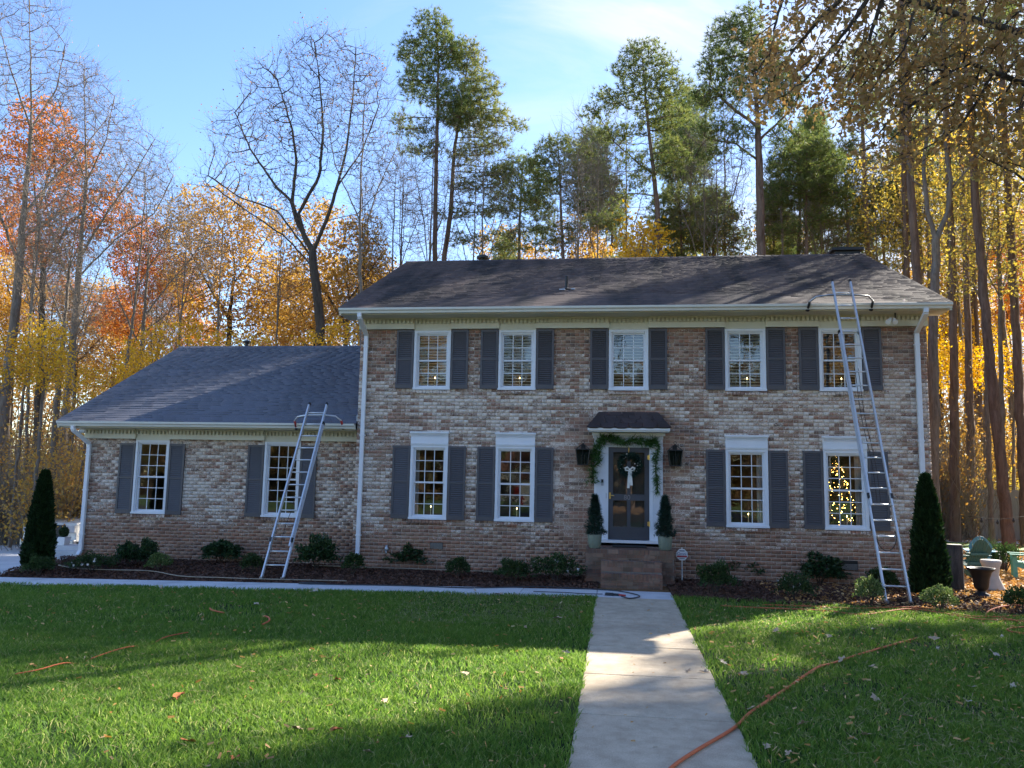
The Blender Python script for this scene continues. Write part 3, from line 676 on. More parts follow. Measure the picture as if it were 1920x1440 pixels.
# vents, roof pipes, flood light, tap
def fvent(x, z, w=.30, h=.145):
    v = MB().box((x-w/2, MY-.012, z-h/2), (x+w/2, MY+.012, z+h/2)); o = v.build('foundation_vent', BLACKM, house); g = MB()
    for i in range(6): g.box((x-w/2+.01, MY-.020, z-h/2+.012+i*.021), (x+w/2-.01, MY-.0125, z-h/2+.020+i*.021))
    g.build('grille', STEEL, o)
fvent(-4.02, .55); p_ = onY(1587, 1060, 18); fvent(p_[0], p_[2], .46, .20)
p = onY(905, 484, 23.9); MB().lathe((p[0], 23.9, 8.2), [(.08, 0), (.08, p[2]-8.2-.02), (.19, p[2]-8.2-.02), (.19, p[2]-8.2+.05), (.12, p[2]-8.2+.09), (.02, p[2]-8.2+.11)], 14).build('roof_vent', BLACKM, house)
p = onY(1585, 474, 24.0); MB().box((p[0]-.42, 23.6, 7.8), (p[0]+.30, 24.3, p[2]-.05)).box((p[0]-.50, 23.5, p[2]-.05), (p[0]+.38, 24.4, p[2]+.03)).box((p[0]-.25, 23.7, p[2]+.03), (p[0]+.1, 24.1, p[2]+.10)).build('chimney_cap', BLACKM, house)
p = onY(1062, 545, 19.1); zz = EZ+(19.1-EY)*(RZ-EZ)/(RY-EY); MB().lathe((p[0], 19.1, zz-.02), [(.14, 0), (.06, .04), (.04, .06), (.04, .34), (.03, .35)], 12).build('vent_pipe', BLACKM, house)
MB().box((p[0]-.16, 18.88, zz-.075), (p[0]-.02, 18.98, zz-.045)).box((p[0]+.12, 18.90, zz-.06), (p[0]+.22, 18.98, zz-.03)).build('pipe_flashing', STEEL, house)
p = onY(463, 643, 23.6); MB().lathe((p[0], 23.6, 5.7), [(.06, 0), (.06, p[2]-5.7), (.13, p[2]-5.7+.01), (.13, p[2]-5.7+.05), (.02, p[2]-5.7+.10)], 12).build('roof_vent', BLACKM, house)
fl = MB().tube([(5.98, MY-.30, 5.795), (5.98, MY-.30, 5.70), (5.93, MY-.32, 5.66)], .018, 8).build('flood_light', BLACKM, house)
for dx in (-.07, .06): MB().tube([(5.92+dx*.4, MY-.31, 5.68), (5.88+dx, MY-.38, 5.60), (5.87+dx*1.2, MY-.42, 5.57)], [.02, .05, .055], 12).build('lamp', CHALK, fl)
MB().lathe((-5.18, MY-.03, .40), [(.05, 0), (.05, .06), (.03, .09), (.03, .13)], 10).tube([(-5.18, MY-.05, .42), (-5.16, MY-.13, .40), (-5.15, MY-.14, .34)], .016, 8).build('tap', STEEL, house, smooth=True)
MB().lathe((-13.1, WY-.35, 3.02), [(.06, 0), (.09, .05), (.05, .12)], 10).build('eave_lamp', CHALK, house, smooth=True)

# two wall lanterns
def lantern(cx, cz):
    L_ = MB(); y = MY-.17; wt, wbm, ht, hb_ = .155, .115, .10, -.24
    ring = lambda w, z: [(cx-w, y-w*.75, cz+z), (cx+w, y-w*.75, cz+z), (cx+w, y+w*.75, cz+z), (cx-w, y+w*.75, cz+z)]
    T, B = ring(wt, ht), ring(wbm, hb_)
    for i in range(4):
        L_.beam(B[i], T[i], .014, .014); L_.beam(T[i], T[(i+1) % 4], .018, .018); L_.beam(B[i], B[(i+1) % 4], .018, .018); L_.beam(T[i], (cx, y, cz+.235), .012, .012)
        L_.beam(((T[i][0]+T[(i+1) % 4][0])/2, (T[i][1]+T[(i+1) % 4][1])/2, cz+ht), ((B[i][0]+B[(i+1) % 4][0])/2, (B[i][1]+B[(i+1) % 4][1])/2, cz+hb_), .008, .008)
    L_.box((cx-wbm, y-wbm*.75, cz+hb_-.012), (cx+wbm, y+wbm*.75, cz+hb_)); L_.box((cx-wt, y-wt*.75, cz+ht), (cx+wt, y+wt*.75, cz+ht+.012))
    L_.tube([(cx+.03*math.cos(t), y, cz+.265+.03*math.sin(t)) for t in np.linspace(0, 2*math.pi, 11)], .007, 6)
    L_.tube([(cx, y, cz+.235), (cx, MY-.02, cz+.20)], .010, 6); L_.box((cx-.05, MY-.035, cz-.12), (cx+.05, MY-.004, cz+.22))
    L_.beam((cx, y, cz+hb_+.01), (cx, MY-.01, cz+hb_+.05), .02, .01)
    o = L_.build('wall_lantern', BLACKM, house)
    g = MB()
    for i in range(4): j = (i+1) % 4; g.add([B[i], B[j], T[j], T[i]], [(0, 1, 2, 3)])
    g.build('glass', LGLASS, o)
    for dx in (-.035, .035): MB().tube([(cx+dx, y, cz+hb_), (cx+dx, y, cz-.10), (cx+dx, y, cz-.02)], [.012, .012, .005], 8).build('candle', CHALK, o)
p1 = onY(1093, 851, MY-.17); p2 = onY(1266, 853, MY-.17); lantern(p1[0], p1[2]); lantern(p2[0], p2[2])

# brick front steps
steps = thing('front_steps', 'three dark mossy brick steps rising to the front door', 'steps', (.3, 17, 0))
TR = [(-.28, .95, 16.30, .25), (-.28, .95, 16.60, .47), (-.60, 1.22, 16.90, .68)]
for k, (x0, x1, y0, z1) in enumerate(TR):
    y1 = TR[k+1][2]+.0 if k < 2 else MY-.012
    zb = TR[k-1][3] if k else -.1
    core = MB().box((x0+.012, y0+.012, -.15 if (k == 0 or k == 2) else TR[k-1][3]-.05), (x1-.012, (y1 if k < 2 else y1), z1-.012)).build('step', MORTARD, steps)
    n = round((x1-x0)/.075); me = unit_box('brick', BRICKD)
    for i in range(n):      # rowlock edge
        w = (x1-x0)/n; piece('brick', me, core, (x0+w*(i+.5), y0+.10+random.uniform(-.004, .004), z1-.052), (w-.009, .203, .098+random.uniform(-.006, .006)), (random.uniform(-.01, .01), 0, random.uniform(-.02, .02)))
    rows = [(-.08, .0), (0, .075), (.075, .148)] if k == 0 else ([(.26, .368)] if k == 1 else [(.0, .085), (.085, .17), (.17, .255), (.255, .34), (.34, .42), (.42, .50), (.50, .576)])
    for r, (za, zb_) in enumerate(rows):
        if zb_ > z1-.1: continue
        u = x0-(r % 2)*.1
        while u < x1:
            p0, p1_ = max(u, x0), min(u+.21, x1)
            if p1_-p0 > .04: piece('brick', me, core, ((p0+p1_)/2, y0+.02, (za+zb_)/2), (p1_-p0-.010, .04, zb_-za-.010), (0, random.uniform(-.01, .01), random.uniform(-.01, .01)))
            u += .21
    if k == 2:
        for yy in (17.25, 17.50, 17.75): 
            i = 0; u = x0
            while u < x1-.05: piece('brick', me, core, (u+.105, yy-.04, z1-.018), (.20, .22, .036)); u += .21
        for sx in (x0, x1):
            for r in range(7):
                for i in range(5): piece('brick', me, core, (sx, 17.02+i*.21+(r % 2)*.05, .04+r*.083), (.03, .198, .073))
tag(MB().box((-.05, 17.35, .685), (.68, 17.85, .70)).build('doormat', simple('dark_coir', (.02, .018, .016), .95, 0, .3, 40), None, (.3, 17.6, .685)), 'dark rectangular doormat before the grey front door', 'doormat')
# ------------------------------------------------------------------ ground, paths, lawn
def sheet(name, poly_fn, xs, ys, m, dz=0, kind='structure', noise=0):
    X, Y = np.meshgrid(xs, ys); Z = np.array([[gh(x, y) for x in xs] for y in ys])+dz
    if noise: Z = Z+noise*(np.sin(X*1.7+Y*.6)+np.sin(Y*1.3-X*.9))*.5
    V = np.stack([X, Y, Z], -1).reshape(-1, 3); nx, ny = len(xs), len(ys)
    i = (np.arange(ny-1)[:, None]*nx+np.arange(nx-1)[None]).ravel(); F = np.stack([i, i+1, i+nx+1, i+nx], 1)
    if poly_fn is not None:
        c = V[F].mean(1); F = F[np.array([poly_fn(p[0], p[1]) for p in c])]
    o = link(name, fast_mesh(name, V, F, True), m); o['kind'] = kind; return o
G = Mat('woodland_soil'); g1 = G.noise(.6, 6, .6, 'Object'); g2 = G.noise(14, 6, .75)
gc = G.ramp(g2, [(.25, (.075, .04, .02)), (.45, (.20, .11, .05)), (.6, (.34, .20, .09)), (.8, (.42, .28, .15))]); gc = G.mix(G.ramp(g1, [(.4, (0,)*3), (.65, (.7,)*3)]), gc, (.10, .06, .035))
G.color(gc).rough(.95, 0, .1); G.bump(g2, .8, .03)
LG = Mat('lawn_soil'); l2 = LG.noise(9, 6, .7); LG.color(LG.ramp(l2, [(.3, (.018, .032, .010)), (.7, (.035, .065, .018))])).rough(.95, 0, .1)
MU = Mat('mulch'); u2 = MU.noise(30, 6, .8); MU.color(MU.ramp(u2, [(.3, (.025, .014, .010)), (.6, (.075, .038, .026)), (.8, (.13, .07, .05))])).rough(.95, 0, .1); MU.bump(u2, 1, .03)
xs = np.concatenate([np.linspace(-420, -40, 12), np.arange(-38, 38, 1.0), np.linspace(40, 420, 12)]); ys = np.concatenate([np.linspace(-150, -12, 8), np.arange(-10, 60, 1.0), np.linspace(62, 700, 20)])
ground = sheet('ground', None, xs, ys, G.m, -.035)
PX0, PX1 = -.33, 1.055
# lawn edge on the right of the path follows the mulch bed
def bed_edge(x):
    t = max(0, min(1, (x-1.05)/4)); return 15.25-.85*t-.10*math.sin(x*1.1)
def in_lawn(x, y):
    if y > 14.72 and x < PX0: return False
    if PX0-.01 < x < PX1+.01: return False
    if x < PX0: return x > -19 or y < 14
    return y < bed_edge(x)-.02 and x < 16
lx = np.concatenate([np.linspace(-24, PX0-.006, 60)]); lxr = np.linspace(PX1+.006, 16, 44)
sheet('lawn', None, lx, np.linspace(-4, 14.70, 60), LG.m, -.012, noise=.006)
sheet('lawn', lambda x, y: y < bed_edge(x), lxr, np.linspace(-4, 15.3, 130), LG.m, -.012, noise=.006)
sheet('mulch_bed', None, np.linspace(-13.4, PX0-.0, 50), np.linspace(15.66, 18.6, 12), MU.m, -.015)
sheet('mulch_bed', lambda x, y: y > bed_edge(x)-.05, np.linspace(PX1+.01, 7.3, 40), np.linspace(14.0, 18.3, 40), MU.m, -.008)
# concrete slabs
def slab(parent, x0, x1, y0, y1, m, zt=.012):
    z = lambda x, y: (gh(x, y) if x < -13.3 and y > 15.7 else gh(x, min(y, 15.6)))+zt
    j = random.uniform(-.003, .003); mb = MB()
    mb.hexa([(x0, y0, z(x0, y0)-.09), (x1, y0, z(x1, y0)-.09), (x1, y1, z(x1, y1)-.09), (x0, y1, z(x0, y1)-.09), (x0, y0, z(x0, y0)+j), (x1, y0, z(x1, y0)+j), (x1, y1, z(x1, y1)+j), (x0, y1, z(x0, y1)+j)])
    return mb.build('slab', m, parent, bevel=.006)
path = thing('front_path', None, None, (.36, 0, 0)); path['kind'] = 'structure'
yj = [onZ(1180, y, 0)[1] for y in (1146, 1173, 1214, 1268, 1345)]; dy = yj[3]-yj[4]
ys_ = [14.70] + yj
while ys_[-1] > -2: ys_.append(ys_[-1]-dy)
for a, b in zip(ys_[1:], ys_[:-1]): slab(path, PX0, PX1, a+.008, b-.008, CONC)
walk = thing('house_walk', None, None, (-6, 15.1, 0)); walk['kind'] = 'structure'
u = PX1
for w in [1.38]+[1.42]*9: slab(walk, u-w+.005, u-.005, 14.706, 15.65, CONCW); u -= w
WALKX = u
drive = thing('driveway', None, None, (-17, 18, 0)); drive['kind'] = 'structure'
for i in range(4):
    for j in range(5):
        slab(drive, WALKX-3.0*(i+1)+.006, WALKX-3.0*i-.006, 15.0+j*3.3-.5, 15.0+(j+1)*3.3-.512, CONCW if True else CONC, .012)

# grass blades
def blades(name, n, region, ylo, yhi, m, power=1.6, hmean=.066, width=.0035, seed=3):
    r = np.random.default_rng(seed); pts = []
    while sum(len(p) for p in pts) < n:
        y = ylo+(yhi-ylo)*r.random(n)**power; x0 = -y*.86-1.5; x1 = y*.62+1.5; x = x0+(x1-x0)*r.random(n)
        k = region(x, y) & (r.random(n) < .62+.45*np.sin(x*.9+1.3*np.sin(y*.7))*np.sin(y*1.1+x*.4)+.3*np.sin(x*4.3)*np.sin(y*5.1)+.2); pts.append(np.stack([x, y], 1)[k])
    P = np.concatenate(pts)[:n]; x, y = P.T; z = np.where(x < -.3, .0147*(x+.3), 0)-.012
    pat = .5+.5*np.sin(x*2.1+np.sin(y*1.7)*1.3)*np.sin(y*2.6+x*.8)
    pat2 = np.sin(x*5.3+np.sin(y*4.1)*2)*np.sin(y*6.1+np.sin(x*3.3)*2); h = hmean*(.55+.5*r.random(n)+.3*pat+.30*np.maximum(0, pat2)); w = width*(.7+.6*r.random(n))*(1+y*.055)
    th = r.random(n)*2*np.pi; ln = h*(.25+.9*r.random(n)); ph = r.random(n)*2*np.pi
    dx, dy = np.cos(th)*w, np.sin(th)*w; lx_, ly_ = np.cos(ph)*ln, np.sin(ph)*ln
    V = np.zeros((n, 5, 3)); V[:, 0] = np.stack([x-dx, y-dy, z], 1); V[:, 1] = np.stack([x+dx, y+dy, z], 1)
    V[:, 2] = np.stack([x+lx_*.35+dx*.8, y+ly_*.35+dy*.8, z+h*.6], 1); V[:, 3] = np.stack([x+lx_*.35-dx*.8, y+ly_*.35-dy*.8, z+h*.6], 1); V[:, 4] = np.stack([x+lx_, y+ly_, z+h], 1)
    b = (np.arange(n)*5)[:, None]
    o = link(name, fast_mesh(name, V.reshape(-1, 3), [b+np.array([[0, 1, 2, 3]]), b+np.array([[3, 2, 4]])]), m); o['kind'] = 'stuff'; return o
GR = Mat('grass_blade'); gi = GR.N('ShaderNodeNewGeometry'); c = GR.ramp(gi.outputs['Random Per Island'], [(0, (.038, .098, .014)), (.5, (.080, .172, .022)), (.88, (.15, .245, .035)), (1, (.40, .37, .17))])
cn = GR.noise(.5, 3); c = GR.mix(GR.ramp(cn, [(.35, (0,)*3), (.7, (.5,)*3)]), c, (.12, .20, .025)); cn2 = GR.noise(2.6, 4); c = GR.mix(GR.ramp(cn2, [(.55, (0,)*3), (.75, (.45,)*3)]), c, (.05, .09, .02))
t = GR.N('ShaderNodeBsdfTranslucent'); hs2 = GR.N('ShaderNodeHueSaturation'); hs2.inputs['Value'].default_value = 2.1; hs2.inputs['Hue'].default_value = .492; GR.L(c, hs2.inputs['Color']); GR.L(hs2.outputs[0], t.inputs[0])
GR.color(c).rough(.6, 0, .25); mxs = GR.N('ShaderNodeMixShader'); mxs.inputs[0].default_value = .45; GR.L(GR.b.outputs[0], mxs.inputs[1]); GR.L(t.outputs[0], mxs.inputs[2]); GR.L(mxs.outputs[0], GR.out.inputs[0])
def regL(x, y): return (x < PX0+.012+.014*np.sin(y*7)+.010*np.sin(y*19)) & (y < 14.75)
def regR(x, y): return (x > PX1-.012-.014*np.sin(y*6)-.010*np.sin(y*17)) & (y < 15.25-.85*np.clip((x-1.05)/4, 0, 1)-.10*np.sin(x*1.1)+.02)
NG = 1.0
blades('grass', int(270000*NG), regL, 3.8, 14.75, GR.m, 1.35, seed=3)
blades('grass', int(130000*NG), regR, 3.8, 15.3, GR.m, 1.35, hmean=.070, seed=4)
# dry pine straw lying in the grass
def straw(name, n, xr, yr, m, L0=.13, seed=5, zf=.04, w=.0016):
    r = np.random.default_rng(seed); x = r.uniform(*xr, n); y = r.uniform(*yr, n); th = r.random(n)*np.pi; l = L0*(.5+r.random(n))
    z = np.where(x < -.3, .0147*(x+.3), 0)+zf+r.uniform(-.01, .015, n); dz = r.uniform(-.02, .02, n); ww_ = w*(1+y*.06)
    a = np.stack([x-np.cos(th)*l/2, y-np.sin(th)*l/2, z-dz], 1); b_ = np.stack([x+np.cos(th)*l/2, y+np.sin(th)*l/2, z+dz], 1); s = np.stack([-np.sin(th)*ww_, np.cos(th)*ww_, np.zeros(n)], 1)
    mid = (a+b_)/2+np.array([0, 0, .006])
    V = np.stack([a, mid-s, mid+s, b_], 1).reshape(-1, 3); i = (np.arange(n)*4)[:, None]
    o = link(name, fast_mesh(name, V, [i+np.array([[0, 1, 2]]), i+np.array([[1, 3, 2]])]), m); o['kind'] = 'stuff'; return o
STRAW = simple('pine_straw', (.36, .26, .14), .8, 0, .3, 30)
straw('pine_straw', 4200, (1.2, 6.5), (4.5, 14.3), STRAW); straw('pine_straw', 1800, (-3.5, -.5), (11.5, 14.6), STRAW, seed=6); straw('pine_straw', 900, (2.2, 4.5), (5, 8.5), STRAW, seed=8)
straw('pine_straw', 700, (-10, -3.5), (7, 14.6), STRAW, seed=9); straw('pine_straw', 400, (-6, -.5), (4.5, 9), STRAW, seed=10)
# mulch chips
def chips(name, n, xr, yr, m, region=None, size=.03, seed=11, zf=.0, flat=.5):
    r = np.random.default_rng(seed); x = r.uniform(*xr, n); y = r.uniform(*yr, n)
    if region is not None: k = region(x, y); x, y = x[k], y[k]; n = len(x)
    z = np.array([gh(a, b) for a, b in zip(x, y)])+zf+r.uniform(0, .02, n)
    d = r.normal(size=(n, 3)); d[:, 2] *= flat; d /= np.linalg.norm(d, axis=1)[:, None]; e = np.cross(d, r.normal(size=(n, 3))); e /= np.linalg.norm(e, axis=1)[:, None]
    l = size*(.5+r.random(n))[:, None]; w = l*.35; c = np.stack([x, y, z], 1)
    V = np.stack([c-d*l-e*w*.6, c+d*l-e*w, c+d*l*.9+e*w, c-d*l*.8+e*w*.8], 1).reshape(-1, 3); i = (np.arange(n)*4)[:, None]
    o = link(name, fast_mesh(name, V, i+np.array([[0, 1, 2, 3]])), m); o['kind'] = 'stuff'; return o
CHIP = leafmat('mulch_chip', [(.035, .018, .013), (.085, .042, .028), (.14, .075, .05), (.05, .026, .019)], .02, .8)
chips('mulch_chips', 16000, (-13.4, PX0), (15.66, 18.4), CHIP, lambda x, y: y < np.where(x < MX0, 18.45, 17.98))
chips('mulch_chips', 14000, (PX1, 7.2), (14.1, 18), CHIP, lambda x, y: (y > 15.25-.85*np.clip((x-1.05)/4, 0, 1)-.10*np.sin(x*1.1)-.05), seed=12)
# leaf litter in the woods, a step beyond the lawn
LIT = leafmat('leaf_litter', [(.30, .15, .06), (.55, .32, .13), (.42, .22, .08), (.66, .47, .24), (.20, .11, .055)], .25)
def far_lit(x, y): return ((x > 6.9) & (y > 15.0)) | ((x > 8) & (y > 14.4)) | ((x < -14) & (y > 30)) | (y > 30)
chips('leaf_litter', 26000, (6.9, 17), (14.4, 28), LIT, far_lit, .045, 13, .0, .35)
chips('leaf_litter', 16000, (9, 34), (26, 52), LIT, far_lit, .09, 14, .0, .35)
chips('leaf_litter', 20000, (-42, -13.5), (31, 52), LIT, far_lit, .09, 15, .0, .35)
chips('leaf_litter', 2500, (3, 8.2), (14.2, 17.8), LIT, None, .03, 16, .01, .35)

YG = simple('mown_grass', (.06, .11, .02), .9, 0, .35, 1.5)
sheet('front_yard', None, np.linspace(-40, 40, 12), np.linspace(-9, -4.01, 4), YG, -.012)
sheet('opposite_yard', None, np.linspace(-60, 60, 12), np.linspace(-40, -16.01, 6), YG, -.012)

chips('leaf_bits', 900, (-12, -.4), (4.5, 14.5), LIT, None, .022, 21, .045, .4); chips('leaf_bits', 1000, (1.1, 8), (4.5, 14.2), LIT, None, .022, 22, .05, .4)
chips('leaf_bits', 60, (PX0, PX1), (4.5, 14.6), LIT, None, .016, 23, .014, .1)
# ------------------------------------------------------------------ trees
def grow(nodes0, par0, att, step, infl, kill, maxit=130, up=.12, seed=0, maxn=15000):
    r = np.random.default_rng(seed); P = [np.array(p, float) for p in nodes0]; par = list(par0)
    A = np.array(att); N = np.array(P); d = np.linalg.norm(A[:, None]-N[None], axis=2) if len(A)*len(N) < 4e6 else None
    near = d.argmin(1); dist = d.min(1); alive = np.ones(len(A), bool); has = {}
    for it in range(maxit):
        k = alive & (dist < infl)
        if not k.any():
            if not alive.any(): break
            j = np.where(alive)[0][dist[alive].argmin()]; k = np.zeros(len(A), bool); k[j] = True
        ids = near[k]; N = np.array(P); D = A[k]-N[ids]; D /= np.linalg.norm(D, axis=1)[:, None]+1e-9
        uq, inv = np.unique(ids, return_inverse=True); S = np.zeros((len(uq), 3)); np.add.at(S, inv, D)
        S /= np.linalg.norm(S, axis=1)[:, None]+1e-9; S += r.normal(0, .10, S.shape); S[:, 2] += up; S /= np.linalg.norm(S, axis=1)[:, None]+1e-9
        new = N[uq]+S*step; n0 = len(P); ok = []
        for q, pt in zip(uq, new):
            if has.get(q, 0) < 3: P.append(pt); par.append(int(q)); has[q] = has.get(q, 0)+1; ok.append(pt)
        if not ok or len(P) > maxn: break
        ok = np.array(ok); al = np.where(alive)[0]; dd = np.linalg.norm(A[al][:, None]-ok[None], axis=2); m_ = dd.min(1); am = dd.argmin(1)
        b = m_ < dist[al]; near[al[b]] = n0+am[b]; dist[al[b]] = m_[b]; alive[dist < kill] = False
    return np.array(P), np.array(par)

def radii(P, par, r0, tip):
    n = len(P); ch = np.zeros(n); leafs = np.ones(n, bool); leafs[par[par >= 0]] = False
    cnt = leafs.astype(float)
    for i in range(n-1, 0, -1): cnt[par[i]] += cnt[i]
    e = max(1.5, math.log(max(cnt[0], 2))/math.log(r0/tip)); return tip*cnt**(1/e), leafs
def tubes(P, par, rad, n=5, seed=0):
    """one prism per segment; the thickest child continues its parent's ring"""
    N = len(P); idx = np.arange(1, N); pa = par[1:]; D = P[idx]-P[pa]; L = np.linalg.norm(D, axis=1); D = D/(L[:, None]+1e-9)
    dirn = np.zeros((N, 3)); dirn[1:] = D; dirn[0] = (0, 0, 1)
    main = -np.ones(N, int); order = np.argsort(rad[idx]); main[pa[order]] = idx[order]
    def frame(d):
        ref = np.tile([1., .13, 0], (len(d), 1)); x = np.cross(d, ref); bad = np.linalg.norm(x, axis=1) < .2; x[bad] = np.cross(d[bad], [0, 1., 0]); x /= np.linalg.norm(x, axis=1)[:, None]; return x, np.cross(d, x)
    X, Y = frame(dirn); ism = main[pa] == idx
    Xs, Ys = np.where(ism[:, None], X[pa], X[idx]), np.where(ism[:, None], Y[pa], Y[idx]); rs = np.where(ism, rad[pa], np.minimum(rad[pa], rad[idx]*1.3))
    a = np.arange(n)*2*np.pi/n; c, s = np.cos(a), np.sin(a)
    lo = P[pa][:, None]+(Xs[:, None]*c[:, None]+Ys[:, None]*s[:, None])*rs[:, None, None]
    hi = P[idx][:, None]+(X[idx][:, None]*c[:, None]+Y[idx][:, None]*s[:, None])*rad[idx][:, None, None]
    V = np.concatenate([lo, hi], 1).reshape(-1, 3); b = (np.arange(N-1)*2*n)[:, None]
    F = np.concatenate([b+np.array([[j, (j+1) % n, n+(j+1) % n, n+j]]) for j in range(n)]); return V, F
def twig_fans(P, par, rad, r, per=2, length=.5, thr=.02, w=.004, up=.3):
    k = np.where(rad < thr)[0]; k = k[k > 0]; k = np.repeat(k, per); d = P[k]-P[par[k]]; d /= np.linalg.norm(d, axis=1)[:, None]+1e-9
    q = d+r.normal(0, .55, d.shape); q[:, 2] += up; q /= np.linalg.norm(q, axis=1)[:, None]; l = length*(.5+r.random(len(k)))[:, None]
    a = P[k]; m_ = a+q*l*.5+r.normal(0, .06, a.shape)*l; b = a+q*l; s = np.cross(q, r.normal(size=q.shape)); s /= np.linalg.norm(s, axis=1)[:, None]; t = np.cross(q, s)
    V = np.stack([a-s*w, a+s*w, m_+s*w*.8, m_-s*w*.8, b, a+t*w, m_+t*w], 1).reshape(-1, 3); i = (np.arange(len(k))*7)[:, None]
    return V, [i+np.array([[0, 1, 2, 3]]), i+np.array([[3, 2, 4]])], np.concatenate([b, (m_+b)/2])
def leafcloud(C, r, per, spread, size, droop=.3, aspect=.55):
    c = np.repeat(C, per, 0)+r.normal(0, spread, (len(C)*per, 3)); n = len(c); s = size*(.6+.8*r.random(n))[:, None]
    d = r.normal(size=(n, 3)); d[:, 2] -= droop; d /= np.linalg.norm(d, axis=1)[:, None]; e = np.cross(d, r.normal(size=(n, 3))); e /= np.linalg.norm(e, axis=1)[:, None]+1e-9
    V = np.stack([c-d*s, c-e*s*aspect, c+d*s, c+e*s*aspect], 1).reshape(-1, 3); i = (np.arange(n)*4)[:, None]; return V, i+np.array([[0, 1, 2, 3]])
def tufts(C, D, r, needles=11, L=.17, w=.013):
    n = len(C)*needles; c = np.repeat(C, needles, 0); d = np.repeat(D, needles, 0)*.75+r.normal(0, .62, (n, 3)); d /= np.linalg.norm(d, axis=1)[:, None]+1e-9
    l = L*(.65+.6*r.random(n))[:, None]; s = np.cross(d, r.normal(size=(n, 3))); s /= np.linalg.norm(s, axis=1)[:, None]+1e-9
    V = np.stack([c-s*w, c+s*w, c+d*l], 1).reshape(-1, 3); return V, (np.arange(n)*3)[:, None]+np.array([[0, 1, 2]])

def blobs_px(bl, Y, n, r, thick=.75, shell=0):
    """attraction points in ellipsoids (px, py, rx, ry[, dY]) standing at distance Y"""
    w = np.array([b[2]*b[3] for b in bl], float); k = r.choice(len(bl), n, p=w/w.sum()); out = np.zeros((n, 3)); depth = Y*1.02
    for i, b in enumerate(bl):
        m_ = np.where(k == i)[0]; yy = Y+(b[4] if len(b) > 4 else 0); c = onY(b[0], b[1], yy); rx, rz = b[2]*depth/FPX, b[3]*depth/FPX
        q = r.normal(size=(len(m_), 3)); q /= np.linalg.norm(q, axis=1)[:, None]; q *= (r.random(len(m_))**(1/3.) if not shell else (shell+(1-shell)*r.random(len(m_))))[:, None]
        out[m_] = c+q*np.array([rx, min(rx, rz)*thick+.3, rz])
    return out
def skeleton(limbs, Y, step):
    """limbs: px polylines, the first one is the trunk; others start at the node nearest their first point. entries (px,py[,dY])"""
    P, par = [], []
    for li, L in enumerate(limbs):
        W = [onY(q[0], q[1], Y+(q[2] if len(q) > 2 else 0)) for q in L]
        if li == 0: W[0][2] = min(W[0][2], gh(W[0][0], Y)-.15); P.append(W[0]); par.append(-1); last = 0
        else: last = int(np.argmin([np.linalg.norm(p-W[0]) for p in P])); W[0] = P[last]
        for a, b in zip(W[:-1], W[1:]):
            n = max(1, int(np.linalg.norm(b-a)/step))
            for j in range(1, n+1):
                P.append(a+(b-a)*j/n+np.random.default_rng(len(P)).normal(0, .04*step, 3)); par.append(last); last = len(P)-1
    return P, par
TREES = {}; DENS = 5.0
def tree(key, name, label, cat, Y, limbs, bl, natt=900, r0=.3, step=.5, infl=4, kill=.9, bark=None, seed=1, tip=.009, leaf=None, twig=None, pine=None, up=.12, thick=.75, group='trees of the wood behind the house', ring=5, shell=0, minr=0):
    natt = int(natt*DENS); kill *= .50; step *= .72; infl *= .8
    r = np.random.default_rng(seed); N0, p0 = skeleton(limbs, Y, step); A = blobs_px(bl, Y, natt, r, thick, shell)
    A = A[A[:, 2] > .3]
    P, par = grow(N0, p0, A, step, infl, kill, up=up, seed=seed); rad, leafs = radii(P, par, r0*.80, tip); hh = np.clip((P[:, 2]-P[0, 2])/max(1, P[:, 2].max()-P[0, 2]), 0, 1); rad = np.maximum(rad*(1-.62*hh*(rad > r0*.12)), tip*.8)
    # root flare
    h = P[:, 2]-P[0, 2]; tr = rad > r0*.6; rad = np.where(tr, rad*(1+.35*np.exp(-h/.5)), rad)
    base = np.array([P[0, 0], P[0, 1], gh(P[0, 0], P[0, 1])]); Pb = P-base
    root = thing(name, label, cat, tuple(base), group)
    big = rad > .03
    V, F = tubes(Pb, par, rad, ring); sm = True
    parts = [link('trunk', fast_mesh('trunk', V, F, sm), bark, root)]
    if twig:
        tv, tf, ends = twig_fans(Pb, par, rad, r, *twig); o = link('twigs', fast_mesh('twigs', tv, tf), TWIG, root); o['kind'] = 'stuff'
    else: k = np.where(rad < tip*2.2)[0]; ends = Pb[k]
    if leaf:
        m_, frac, per, spread, size = leaf; C = ends[r.random(len(ends)) < frac]; lv, lf = leafcloud(C, r, per, spread, size)
        o = link('crown', fast_mesh('crown', lv, lf), m_, root); o['kind'] = 'stuff'
    if pine:
        per, L, nd = pine; nd = int(nd*1.2); k = np.where(rad < tip*4.2)[0]; k = k[k > 0]; D = Pb[k]-Pb[par[k]]; D /= np.linalg.norm(D, axis=1)[:, None]+1e-9
        C = np.repeat(Pb[k], per, 0)+r.normal(0, .13, (len(k)*per, 3)); D = np.repeat(D, per, 0); D[:, 2] += .35
        lv, lf = tufts(C, D, r, nd, L); o = link('crown', fast_mesh('crown', lv, lf), L_PINE, root); o['kind'] = 'stuff'
    TREES[key] = root; return root
GRP = 'trees of the wood behind the house'
